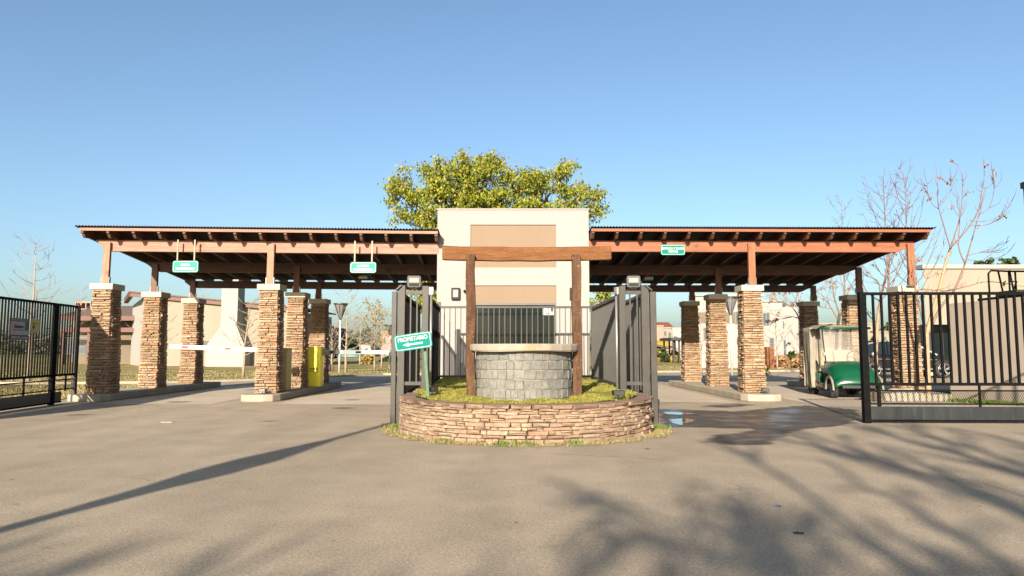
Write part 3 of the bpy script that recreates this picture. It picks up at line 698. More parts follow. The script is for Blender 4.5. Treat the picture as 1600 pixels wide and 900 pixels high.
# grass blades
def blades(name, pts, hmin, hmax, wid, mat, seed, lean=.5):
    r = random.Random(seed); vs = []; fs = []
    for (x, y, z) in pts:
        h = r.uniform(hmin, hmax); a = r.uniform(0, 6.283); b = r.uniform(0, 6.283); l_ = r.uniform(0, lean)*h
        dx, dy = math.cos(a)*wid*r.uniform(.6,1.4), math.sin(a)*wid; k = len(vs)
        vs += [(x-dx, y-dy, z), (x+dx, y+dy, z), (x+math.cos(b)*l_, y+math.sin(b)*l_, z+h)]; fs.append((k, k+1, k+2))
    mb = MB(); mb.add(vs, fs); return mb.build(name, M[mat], fix=False)
r = random.Random(4); pts = []
wc = Vector((P(819,600,10.85).x, 10.87))
while len(pts) < 26000:
    x = r.uniform(pcx-1.8, pcx+1.8); y = 9.55+r.random()**1.5*6
    if inside(x, y) and (Vector((x, y))-wc).length > .74:
        if math.sin(x*5.1+1)*math.sin(y*4.3+x)+.6*math.sin(x*11+y*7)+r.uniform(-.8,.8) > -.45: pts.append((x, y, mound_z(x, y)-.005))
o = blades('moss_grass', pts, .010, .034, .006, 'blade', 5, 1.2); tag(o, 'short yellow green moss and grass covering the raised bed', 'grass', kind='stuff')
# weeds and dirt verge around the planter foot
def verge(dr, seed, n_=70):
    rr_ = random.Random(seed); o_ = []
    for k in range(n_+1):
        a = math.pi*(1.02)+math.pi*.96*k/n_; q = pr+dr+.05*math.sin(k*.9)+.04*math.sin(k*2.3+1)
        sx = 1.0+.06*abs(math.cos(a)); o_.append((pcx+.02+q*math.cos(a)*sx, pcy+.05+q*math.sin(a)))
    return o_
vo = verge(.25, 2)
sheet('verge', [(pcx-2.42, pcy+.75)]+vo+[(pcx+2.30, pcy+.45),(pcx+1.9, pcy+.8)], .005, M['dirt'])
pts = []; pts2 = []; r = random.Random(9)
while len(pts) < 5000:
    a = math.pi+math.pi*r.random(); q = pr+.02+abs(r.gauss(0,.11)); f = math.sin(a*11)*.5+math.sin(a*23+1)*.5
    if q > pr+.24 or r.uniform(-1,1) > f*1.2-.1: continue
    sx = 1.0+.05*abs(math.cos(a)); x, y = pcx+q*math.cos(a)*sx, pcy+q*math.sin(a)
    pts.append((x, y, .004))
for cx_, cy_, n_, s_ in ((pcx-2.02, pcy-.05, 420, .09), (pcx+2.0, pcy-.1, 520, .12), (pcx-.3, pcy-2.02, 160, .07), (pcx-.05, pcy-2.04, 120, .07), (pcx+.62, pcy-1.93, 90, .06), (pcx-1.1,pcy-1.72,90,.07)):
    for k in range(n_): pts2.append((cx_+r.gauss(0, s_), cy_+r.gauss(0, s_*.7), .004))
tag(blades('weeds', pts, .01, .05, .006, 'blade_dry', 6, 1), 'dry grass round the foot of the stone planter', 'grass', kind='stuff')
tag(blades('weeds', pts2, .02, .09, .008, 'blade_green', 7, 1), 'fresh green weeds round the foot of the stone planter', 'weeds', kind='stuff')

# ---------------------------------------------------------------- stone well and timber frame
wz0 = .56; wz1 = P(0,549,10.05).z; wr = .735
t = thing('stone_well', 'round grey block well with a heavy pale slab, standing in the planter', 'well', (wc.x, wc.y, wz0))
mb = MB(); mb.lathe([(wr-.012, -.1), (wr-.012, wz1-wz0)], 40); mb.build('mortar_core', M['well_mortar'], t)
r = random.Random(21); nrow = 5; hh = (wz1-wz0+.02)/nrow
for k in range(nrow):
    a = r.uniform(0, .3)
    a1 = a+2*math.pi
    while a < a1-.02:
        da = r.uniform(.10, .23)
        if a1-(a+da) < .09: da = a1-a
        am = a+da/2; q = wr-.028+r.uniform(-.003,.004)
        stone_obj('block', r.choice(STG), t, (q*math.cos(am), q*math.sin(am), -.02+(k+.5)*hh), am+math.pi/2, da*wr*r.uniform(.90,.97), .06, hh*r.uniform(.86,.96), r.uniform(-.03,.03))
        a += da
mb = MB(); slab_h = P(0,537,10.05).z-wz1; pts = []
r = random.Random(2)
N = 28; vs = []; fs = []
for li, (dr_, zz) in enumerate(((0,0),(.012,.02),(.015,slab_h*.8),(-.005,slab_h))):
    for k in range(N):
        a = 2*math.pi*k/N; q = .845+dr_+.008*math.sin(a*5)+.006*math.sin(a*9+1); sag = .007*math.sin(a*4+.6) if li == 0 else 0
        vs.append((q*math.cos(a), q*math.sin(a), wz1-wz0+zz+sag))
for li in range(3):
    for k in range(N): fs.append((li*N+k, li*N+(k+1)%N, (li+1)*N+(k+1)%N, (li+1)*N+k))
fs.append(tuple(range(3*N, 4*N))); fs.append(tuple(reversed(range(N)))); mb.add(vs, fs); mb.build('slab', M['well_slab'], t)

ty = 10.72
t = thing('timber_frame', 'rough timber portal of two brown posts and an orange lintel over the well', 'timber frame', (wc.x, ty, .5))
def rough_beam(a, b, w_, h_, seed, n_=9, bow=0):
    r = random.Random(seed); a = Vector(a); b = Vector(b); d = (b-a); mb = MB(); vs = []
    ax = 'x' if abs(d.x) > abs(d.z) else 'z'
    for i in range(n_+1):
        p = a+d*i/n_; p.z += bow*math.sin(math.pi*i/n_) if ax == 'x' else 0
        if ax == 'z': p.x += .008*math.sin(i*1.3+seed)
        for q in ((-1,-1),(1,-1),(1,1),(-1,1)):
            j1, j2 = r.uniform(-.006,.006), r.uniform(-.006,.006)
            if ax == 'x': vs.append((p.x, p.y+q[0]*w_/2+j1, p.z+q[1]*h_/2+j2))
            else: vs.append((p.x+q[0]*w_/2+j1, p.y+q[1]*h_/2+j2, p.z))
    fs = [(3,2,1,0), tuple(n_*4+k for k in range(4))]
    for i in range(n_):
        for k in range(4): fs.append((i*4+k, i*4+(k+1)%4, (i+1)*4+(k+1)%4, (i+1)*4+k))
    mb.add(vs, fs); return mb
pl, prr = P(736.0,500,ty).x, P(901.5,500,ty).x
for x in (pl, prr):
    rough_beam((x+.004, ty, .45), (x-.01, ty, P(0,398,ty).z), .135, .15, int(x*100)).build('post', M['torii_post'], t, True, bevel=.01)
la, lb = P(691.5,395.5,ty+.11), P(954.5,395.5,ty+.11)
rough_beam(la, lb, .14, .215, 3, bow=-.02).build('lintel', M['torii_beam'], t, True, bevel=.012)

# ---------------------------------------------------------------- signs
def lane_sign(loc, lines, w_, h_, label, rods=None, dark='sign_mint', rz=0, tilt=0, border='sign_white', group=None, widths=None, name='hanging_sign'):
    t = thing(name, label, 'sign', loc, rz, group)
    t.rotation_euler = (0, tilt, rz)
    mb = MB(); mb.prism(rrect(w_, h_, h_*.2), 'y', -.01, .01); mb.build('panel', M[dark], t)
    mb = MB(); o1 = rrect(w_*.95, h_*.90, h_*.17); i1 = rrect(w_*.95-.024, h_*.90-.024, h_*.14); n_ = len(o1)
    mb.add([(a, -.0125, b) for a, b in o1]+[(a, -.0125, b) for a, b in i1], [(k, (k+1)%n_, n_+(k+1)%n_, n_+k) for k in range(n_)]); mb.build('border', M[border], t)
    for (txt, fw, fh, fz) in lines: text('lettering', txt, t, M['sign_white'], w_*fw, h_*fh*1.12, (0, -.0125, h_*fz), bold=.05)
    if rods:
        for x in (-w_*.33, w_*.33):
            mb = MB(); mb.bar((x, .0, h_*.45), (x, .0, rods), .036, .02); mb.build('hanger_rod', M['rod_cream'], t)
    return t
s1 = P(290,416.5,17.40); top1 = P(0,375,17.45).z-s1.z
lane_sign(s1, [('SALIDA',.36,.20,.16),('PROPIETARIO',.74,.20,-.18)], .64, .29, 'hanging mint green lane sign reading SALIDA PROPIETARIO, over the leftmost lane', top1)
s2 = P(567.5,418,17.42); top2 = P(0,376.5,17.42).z-s2.z
lane_sign(s2, [('INGRESO',.46,.20,.14),('PROPIETARIO',.74,.20,-.20)], .65, .27, 'hanging mint green lane sign reading INGRESO PROPIETARIO, nearer the gatehouse', top2)
s3 = P(1053.5,389,17.6)
lane_sign((s3.x, 17.755, s3.z), [('ENTRADA Y SALIDA',.90,.20,.13),('VISITAS',.40,.20,-.16)], .62, .27, 'green sign reading ENTRADA Y SALIDA VISITAS, fixed on the red beam', dark='sign_green', name='lane_sign')
# leaning PROPIETARIO sign
base = P(669,612,10.6); top = P(661,534,10.55)
t = thing('leaning_sign', 'crooked green PROPIETARIO arrow sign leaning on a bent green post in the planter', 'sign', base)
mb = MB(); mb.bar((0,.03,-.1), (top.x-base.x, .03, top.z-base.z+.14), .042, .03); mb.build('sign_post', M['post_green'], t)
pn = bpy.data.objects.new
sgn = P(645.5,533.5,10.5)
mb = MB(); mb.prism(rrect(.555,.245,.045), 'y', -.006, .006); panel = mb.build('panel', M['sign_green'], t)
panel.location = sgn-Vector(base); panel.rotation_euler = (0, R(-8.5), R(2))
mb = MB(); o1 = rrect(.525,.215,.036); i1 = rrect(.505,.195,.03); n_ = len(o1)
mb.add([(a, -.0085, b) for a, b in o1]+[(a, -.0085, b) for a, b in i1], [(k, (k+1)%n_, n_+(k+1)%n_, n_+k) for k in range(n_)]); mb.build('border', M['sign_white'], panel)
text('lettering', 'PROPIETARIO', panel, M['sign_white'], .44, .064, (0, -.0085, .045), bold=.018)
mb = MB(); mb.prism([(-.16,-.036),(-.07,-.004),(-.07,-.024),(.14,-.024),(.14,-.049),(-.07,-.049),(-.07,-.068)], 'y', -.0095, -.0065); mb.build('arrow', M['sign_white'], panel)
def ground_spot(loc, label, rz=0):
    t = thing('ground_spotlight', label, 'spotlight', loc, rz, 'small black spotlights at ground level')
    mb = MB(); mb.box(-.05,.05,-.03,.05,0,.012); mb.tube([(0,.01,.01),(0,.01,.06)], .01, 6); mb.build('stake', M['dark_plastic'], t)
    mb = MB(); mb.box(-.085,.085,-.05,.045,.055,.13); mb.build('housing', M['dark_plastic'], t, bevel=.01)
    mb = MB(); mb.box(-.07,.07,-.054,-.0505,.065,.12); mb.build('lens', M['steel'], t)
    mb = MB(); mb.tube([(-.1,0,.10),(-.1,0,.02),(.1,0,.02),(.1,0,.10)], .006, 5); mb.build('bracket', M['dark_plastic'], t)
ground_spot((P(966,612,10.25).x, 10.25, mound_z(1.5,10.25)), 'small black spotlight on the right edge of the planter grass', .3)
ground_spot((P(676,612,10.75).x, 10.75, mound_z(-1.2,10.75)), 'small dark spotlight at the foot of the leaning green sign', 2.2)
ground_spot((-6.08+.02, 17.25, KERB_H), 'small black spotlight at the foot of the column before the khaki cabinet')
ground_spot((6.22, 17.45, KERB_H), 'small black spotlight at the foot of the front column beside the wet lane')

# ---------------------------------------------------------------- sliding gates
def gate(t, a, b, mesh_to=.53, z_plate=.28, sp=.137, bw=.035, zt=2.2, joints=(), seed=1, main_b=None, mat='gate_black', plate_to=None):
    """a,b world xy; vertical bars over mesh band over sheet plate"""
    a = Vector((a[0], a[1], 0)); b = Vector((b[0], b[1], 0)); d = (b-a).normalized(); L = (b-a).length
    z1 = .66; rail_fence(t, a, b, z1, zt, sp, bw, mat, .05, (z1, zt))
    for z in (mesh_to+.02, .325):
        mb = MB(); mb.bar(a+Vector((0,0,z)), b+Vector((0,0,z)), .025, .025); mb.build('rail', M[mat], t, True)
    k = 0
    for q in joints:
        p = a+d*q; mb = MB(); mb.bar(p+Vector((0,0,z_plate)), p+Vector((0,0,z1)), .03, .03); mb.build('stile', M[mat], t, True)
    mb = MB(); s_ = .022; n_ = int(L/.04); hz = mesh_to-.33
    for k in range(n_):
        for q in (-1, 1):
            p0 = a+d*(k*.04); p1 = a+d*min(L, max(0, k*.04+q*hz*.6)); mb.bar(p0+Vector((0,0,.335)), p1+Vector((0,0,mesh_to+.01)), .0035)
    o = mb.build('wire_mesh', M['gate_black'], t, True, fix=False); o['kind'] = 'stuff'
    pb = b if plate_to is None else a+d*plate_to
    mb = MB(); mb.bar(a+Vector((0,0,(z_plate+.06)/2)), pb+Vector((0,0,(z_plate+.06)/2)), .05, z_plate-.06); mb.build('bottom_plate', M['gate_plate'], t, True, bevel=.004)
    mb = MB(); mb.bar(a+Vector((0,0,.045)), pb+Vector((0,0,.045)), .07, .03); mb.build('ground_rail', M[mat], t, True)
gy = 12.15; gx0 = P(1352,600,gy).x
t = thing('sliding_gate', 'open black barred sliding gate in front of the parked car on the right', 'gate', (gx0, gy, 0))
mb = MB(); mb.box(gx0-.055, gx0+.055, gy-.055, gy+.055, 0, 2.235); mb.build('gate_stile', M['gate_black'], t, True, bevel=.006)
mb = MB(); mb.box(gx0+.20, gx0+.25, gy-.02, gy+.02, .28, .64); mb.build('stile', M['gate_black'], t, True)
gate(t, (gx0+.05, gy), (gx0+6.2, gy-.25), joints=(1.45+.4, 3.45, 5.2), zt=2.21)
# left gate, running back towards the first column
ga, gb = Vector((-9.78, 10.0)), Vector((-10.52, 17.05))
t = thing('sliding_gate', 'black barred sliding gate at the left edge carrying a security notice', 'gate', (ga.x, ga.y, 0))
gm = ga.lerp(gb, .86)
gate(t, tuple(ga), tuple(gm), joints=(1.0, 2.4, 3.8, 5.0), sp=.105, bw=.026, zt=2.28)
mb = MB(); mb.box(gm.x-.05, gm.x+.05, gm.y-.05, gm.y+.05, 0, 2.28); mb.build('gate_stile', M['gate_black'], t, True)
t2 = thing('fence_panel', 'short black barred panel between the left gate and the first column', 'fence', (gm.x, gm.y, 0))
gate(t2, (gm.x-.02, gm.y+.1), tuple(gb), joints=(.5,), sp=.105, bw=.026, zt=2.28, plate_to=.3)
mb = MB(); mb.box(gb.x-.045, gb.x+.045, gb.y-.045, gb.y+.045, 0, 2.32); mb.build('end_post', M['post_grey'], t2, True)
# notices on the left gate
gd = (gb-ga).normalized(); gang = math.atan2(gd.y, gd.x)
def on_gate(px): # point on gate plane seen at column px
    k = (px-800)/F*1.002
    s_ = (k*ga.y-ga.x)/(gd.x-k*gd.y); return ga+gd*s_
q0, q1 = on_gate(13), on_gate(44); qm = (q0+q1)/2; wN = (q1-q0).length; zN1, zN0 = P(0,496,q0.y).z, P(0,531,q0.y).z; hN = zN1-zN0
off = Vector((.045, .004))
t = thing('security_notice', 'weathered grey security company notice tied to the left gate', 'sign', (qm.x+off.x, qm.y+off.y, (zN0+zN1)/2), gang)
mb = MB(); mb.box(-wN/2, wN/2, -.004, .004, -hN/2, hN/2); mb.build('panel', M['poster_grey'], t)
def flat(t, x0, x1, z0, z1, mat, name, d_=.0055):
    mb = MB(); mb.box(x0*wN, x1*wN, -d_, -.0041, z0*hN, z1*hN); return mb.build(name, M[mat], t)
flat(t, -.49,.5,.35,.48,'ink_black','print_band'); flat(t, -.49,.5,-.48,-.27,'ink_black','print_band'); flat(t, -.49,-.43,-.26,.34,'poster_red','print_stripe'); flat(t, .28,.5,-.05,.34,'poster_teal','print_patch')
text('lettering', 'PROTEGIDO', t, M['poster_grey'], wN*.86, hN*.09, (.02*wN,-.007,.415*hN))
text('lettering', 'Sialar', t, M['ink_black'], wN*.52, hN*.15, (-.02*wN,-.006,.12*hN), bold=.04)
text('lettering', 'SEGURIDAD', t, M['ink_black'], wN*.60, hN*.05, (-.05*wN,-.006,-.04*hN), bold=0)
text('lettering', '0810-666', t, M['poster_grey'], wN*.84, hN*.13, (.03*wN,-.007,-.38*hN), bold=.04)
q0, q1 = on_gate(46.5), on_gate(59.5); qm = (q0+q1)/2; wN = (q1-q0).length; zN1, zN0 = P(0,498,q0.y).z, P(0,520,q0.y).z; hN = zN1-zN0
t = thing('paper_notice', 'small curled yellow notice beside the security notice on the left gate', 'sign', (qm.x+off.x, qm.y+off.y, (zN0+zN1)/2), gang)
mb = MB(); vs = []
for k in range(7):
    u = k/6-.5; dy = -.02*abs(u)*2*(u > 0); vs += [(u*wN, dy, -hN/2+.02*u), (u*wN, dy, hN/2-.02*u)]
mb.add(vs+[(v_[0], v_[1]+.003, v_[2]) for v_ in vs], [(2*k, 2*k+2, 2*k+3, 2*k+1) for k in range(6)]+[(14+2*k, 14+2*k+1, 14+2*k+3, 14+2*k+2) for k in range(6)]); mb.build('sheet', M['poster_yellow'], t)
flat(t, -.2,.25,.12,.18,'ink_black','print_mark'); flat(t, -.25,-.05,-.2,.02,'ink_black','print_mark'); flat(t, -.4,.4,-.48,-.36,'poster_grey','print_band')

# ---------------------------------------------------------------- barrier cabinets and arms
def barrier(x, y, w_, d_, h_, z0, mat, lab_c, arm_from, arm_to, lab_a, letters, zarm, armr):
    t = thing('barrier_cabinet', lab_c, 'barrier', (x, y, z0))
    mb = MB(); mb.box(-w_/2, w_/2, -d_/2, d_/2, 0, h_); mb.build('housing', M[mat], t, bevel=.012)
    mb = MB(); mb.box(-w_/2-.008, w_/2+.008, -d_/2-.008, d_/2+.008, h_, h_+.02); mb.build('lid', M[mat], t)
    mb = MB(); mb.box(-w_/2+.03, w_/2-.03, -d_/2-.004, -d_/2-.0005, .05, h_-.1); mb.build('service_door', M[mat], t)
    text('lettering', letters, t, M['ink_black'], w_*.62, .075, (.02, -d_/2-.0065, h_*.45), bold=.01)
    mb = MB(); mb.box(-w_/2+.04, w_/2-.04, -d_/2-.0065, -d_/2-.0045, h_*.45-.08, h_*.45-.065); mb.build('lettering_underline', M['rust'], t)
    a = Vector(arm_from); b = Vector(arm_to); dd = (b-a).normalized()
    mb = MB(); mb.box(-.09, .09, -.10, .10, -.10, .10); o = mb.build('arm_bracket', M['steel'], t); o.location = a-Vector((x, y, z0)); 
    mb = MB(); mb.bar(dd*.09, b-a, .05, .115); t2 = mb.build('boom', M['white_paint'], t, bevel=.01); t2.location = a-Vector((x, y, z0)); t2['label'] = lab_a
    L = (b-a).length
    for s0, s1, m_ in armr:
        mb = MB(); mb.bar(dd*s0*L, dd*s1*L, .054, .055 if m_ == 'red_reflector' else .117); o = mb.build('reflector' if m_ == 'red_reflector' else 'boom_shade', M[m_], t2)  # grey lengths paint the shaded stretches of the white boom
ya = 18.75; yb = 20.95
barrier(P(444,580,ya).x-.03, ya, .32, .42, 1.10, KERB_H, 'khaki_paint', 'khaki barrier cabinet tucked behind the front column', (P(420,547,ya).x, ya-.28, P(0,547,ya).z), (P(273,541.5,ya).x, ya-.28, P(0,541.5,ya).z), 'white boom with two red reflectors reaching left across the exit lane', 'matic', 0, ((.80,.87,'red_reflector'),(.36,.42,'red_reflector')))
barrier(P(489,580,yb-.2).x, yb, .42, .36, 1.14, KERB_H, 'yellow_paint', 'bright yellow barrier cabinet between two columns', (P(503,550,yb).x, yb+.10, P(0,550,yb).z), (P(606.5,551,yb).x, yb+.10, P(0,550.5,yb).z), 'white boom reaching right towards the gatehouse', 'matic', 0, ((.30,.60,'grey_paint'),(.02,.20,'grey_paint'),(.10,.17,'red_reflector'),(.50,.58,'red_reflector')))  # grey_paint lengths on this boom imitate shade on the white

# ---------------------------------------------------------------- golf cart
t = thing('golf_cart', 'green golf cart with cream seats and a grey canvas flap, parked by the right gate', 'golf cart', (8.86, 19.05, 0), R(-6)); 
def surf(f, nu, nv):
    vs = [f(i/nu, j/nv) for j in range(nv+1) for i in range(nu+1)]
    return vs, [(j*(nu+1)+i, j*(nu+1)+i+1, (j+1)*(nu+1)+i+1, (j+1)*(nu+1)+i) for j in range(nv) for i in range(nu)]
def hood(u, v):
    x = (u-.5)*2; wd = .60-.035*v**2; prof = [.93,.92,.90,.86,.80,.72,.60,.46,.36]; k = v*8; i = min(7, int(k)); zt = prof[i]+(prof[i+1]-prof[i])*(k-i)
    y = -.42-.80*min(1, v*1.12)**.85
    e = abs(x)**4.5; z = zt-e*(.30 if v < .8 else .12)
    return (x*wd, y+.10*x*x*v, z)
mb = MB(); vs, fs = surf(hood, 16, 16); mb.add(vs, fs, True)
o = mb.build('front_cowl', M['cart_green'], t, fix=False); so_ = o.modifiers.new('thick', 'SOLIDIFY'); so_.thickness = .02
mb = MB(); mb.tube([(.19,-1.195,.60),(.19,-1.215,.60)], .035, 12); mb.build('badge', M['chrome'], o)
mb = MB(); mb.box(-.40,.40,-1.20,-1.10,.26,.36); mb.build('bumper', M['dark_plastic'], t, bevel=.02)
for s in (-1, 1):   # wheel arches on the cowl flanks
    mb = MB(); pts_ = [(-.86+.27*math.cos(a), .22+.30*math.sin(a)) for a in [math.pi*k/8 for k in range(9)]]
    inn = [(-.86+.31*math.cos(a), .22+.36*math.sin(a)) for a in [math.pi*k/8 for k in range(9)]]
    mb.prism(inn+pts_[::-1], 'x', s*.60-.03, s*.60+.012); mb.build('wheel_arch', M['chassis_beige'], t)
mb = MB(); mb.box(-.56,.56,-.62,1.0,.27,.36); mb.box(-.60,.60,-.5,.28,.24,.30); mb.build('chassis', M['chassis_beige'], t, bevel=.02)
mb = MB(); mb.prism([(.02,.36),(.02,.62),(.95,.66),(1.05,.58),(1.05,.36)], 'x', -.59, .59); mb.build('rear_body', M['cart_green'], t, bevel=.03)
mb = MB(); mb.box(-.57,.57,-.44,-.40,.36,.94); mb.build('dashboard', M['dark_plastic'], t)
for s in (-1, 1):
    mb = MB(); mb.box(s*.28-.26, s*.28+.26, .05, .55, .64, .76); mb.build('seat', M['seat_cream'], t, bevel=.04)
    mb = MB(); x0 = s*.28
    mb.prism([(.52,.80),(.60,.78),(.68,1.22),(.60,1.24)], 'x', x0-.26, x0+.26); mb.build('backrest', M['seat_cream'], t, bevel=.03)
    mb = MB(); mb.tube([(s*.56,.50,.70),(s*.57,.48,.92),(s*.57,.20,.94),(s*.56,.10,.72)], .018, 8); mb.build('armrest', M['dark_plastic'], t)
# wheels
def cart_wheel(x, y, turn=0):
    w_ = bpy.data.objects.new('wheel', None); link(w_, t); w_.location = (x, y, .225); w_.rotation_euler = (0, 0, turn)
    mb = MB(); prof = [(.12,-.09),(.19,-.095),(.218,-.08),(.225,-.05),(.225,-.012),(.215,-.008),(.215,.008),(.225,.012),(.225,.05),(.218,.08),(.19,.095),(.12,.09)]
    mb.lathe(prof, 24); mb.v = [(v[2], v[0], v[1]) for v in mb.v]; mb.build('tyre', M['rubber'], w_)
    mb = MB(); mb.lathe([(.125,-.085),(.11,-.05),(.05,-.055),(.045,-.075),(0.001,-.08)], 16); mb.lathe([(.125,.085),(.11,.05),(.05,.055),(.045,.075),(0.001,.08)], 16); mb.v = [(v[2], v[0], v[1]) for v in mb.v]; mb.build('rim', M['rim_metal'], w_)
cart_wheel(-.50, -.84, R(-14)); cart_wheel(.50, -.84, R(-14)); cart_wheel(-.50, .78); cart_wheel(.50, .78)
for s in (-1, 1):
    mb = MB(); mb.tube([(s*.5,-.84,.225),(s*.25,-.84,.30)], .03, 8); mb.build('axle', M['dark_plastic'], t)
    mb = MB(); mb.tube([(s*.555,-.50,.92),(s*.545,-.36,1.30),(s*.53,-.20,1.80)], .017, 8); mb.build('front_strut', M['dark_plastic'], t)
    mb = MB(); mb.tube([(s*.555,.72,.62),(s*.55,.76,1.25),(s*.53,.72,1.80)], .022, 8); mb.build('rear_strut', M['dark_plastic'], t)
    mb = MB(); mb.tube([(s*.58,-.56,.98),(s*.60,-.60,1.10)], .012, 6); mb.build('mirror_stalk', M['dark_plastic'], t)
    mb = MB(); mb.tube([(s*.61,-.59,1.13),(s*.61,-.63,1.13)], [.052,.045], 14); mb.build('round_lamp', M['lamp_lens'], t)
mb = MB(); mb.tube([(.26,-.42,.88),(.26,-.20,1.02)], .018, 8); mb.build('steering_column', M['dark_plastic'], t)
mb = MB(); ring = []
for k in range(21):
    a = 2*math.pi*k/20; ring.append((.26+.17*math.cos(a), -.19-.08*math.sin(a)*.6, 1.05+.16*math.sin(a)))
mb.tube(ring, .014, 6, caps=False); mb.bar((.10,-.19,1.05),(.42,-.19,1.05),.02); mb.build('steering_wheel', M['dark_plastic'], t)
mb = MB(); vs, fs = surf(lambda u, v: ((u-.5)*2*(.545-.02*v), -.51+.30*v+.0-.04*math.sin(v*3)*(1-(2*u-1)**2), .93+.86*v+.008*math.sin(u*17)), 12, 8); mb.add(vs, fs, True); mb.build('windscreen', M['cart_screen'], t, fix=False)
mb = MB(); vs, fs = surf(lambda u, v: ((u-.5)*2*.53, .90+.03*math.sin(u*20+v*3), .75+1.05*v), 16, 6); mb.add(vs, fs, True); mb.build('rear_screen', M['cart_screen'], t, fix=False)
def roof(u, v):
    x = (u-.5)*2; y = -.36+1.52*v; return (x*.63, y-.05*(1-x*x)*(1-v), 1.80+.09*(1-x**4)*(1-(2*v-1)**4)+.015)
mb = MB(); vs, fs = surf(roof, 16, 14); mb.add(vs, fs, True); rm_ = MB(); rm_.tube([(-.63,-.36,1.81),(-.3,-.41,1.81),(.3,-.41,1.81),(.63,-.36,1.81),(.64,1.1,1.81)], .032, 8); rm_.build('roof_edge', M['cart_green'], t); mb.build('roof', M['cart_canvas'], t, fix=False)
# canvas cover over left edge of roof and hanging flap
def canv(u, v):
    x = -.70+.46*u; return (x, -.30+1.35*v, 1.845+.075*min(1, u*1.6)+.012*math.sin(u*9+v*7)-.05*(1-u)**3)
mb = MB(); vs, fs = surf(canv, 10, 14); mb.add(vs, fs, True); mb.build('canvas_cover', M['cart_canvas'], t, fix=False)
def flap(u, v):
    return (-.70+.02*math.sin(u*14)*v+.03*v-.015*math.sin(v*6), .30+.62*u, 1.83-1.62*v-.02*math.sin(u*6))
mb = MB(); vs, fs = surf(flap, 18, 12); mb.add(vs, fs, True); o = mb.build('canvas_flap', M['cart_canvas'], t, fix=False); m_ = o.modifiers.new('thick', 'SOLIDIFY'); m_.thickness = .008
def fend(u, v): return (-.70+.20*u, .93+.02*math.sin(u*12), 1.83-1.60*v)
mb = MB(); vs, fs = surf(fend, 10, 8); mb.add(vs, fs, True); mb.build('canvas_flap', M['cart_canvas'], t, fix=False)
def ffr(u, v): return (-.70+.27*u+.01*math.sin(v*7), .29+.03*math.sin(u*9+v*3), 1.83-1.62*v+.02*math.sin(u*8))
mb = MB(); vs, fs = surf(ffr, 8, 12); mb.add(vs, fs, True); mb.build('canvas_flap', M['cart_canvas'], t, fix=False)
mb = MB(); vs, fs = surf(lambda u, v: (-.685+.25*u, .283, .22+.06*v+.02*math.sin(u*17)), 8, 2); mb.add(vs, fs); mb.build('canvas_stain', M['post_green'], t, fix=False)
tc = thing('charging_cable', 'pink cable lying beside the golf cart wheel', 'cable', (8.3, 18.5, 0))
mb = MB(); mb.tube([(-.02,.9,.42),(0,.75,.2),(.06,.5,.02),(.25,.3,.012),(.5,.4,.012),(.7,.5,.012)], .012, 6); mb.build('cord', M['cable_pink'], tc)

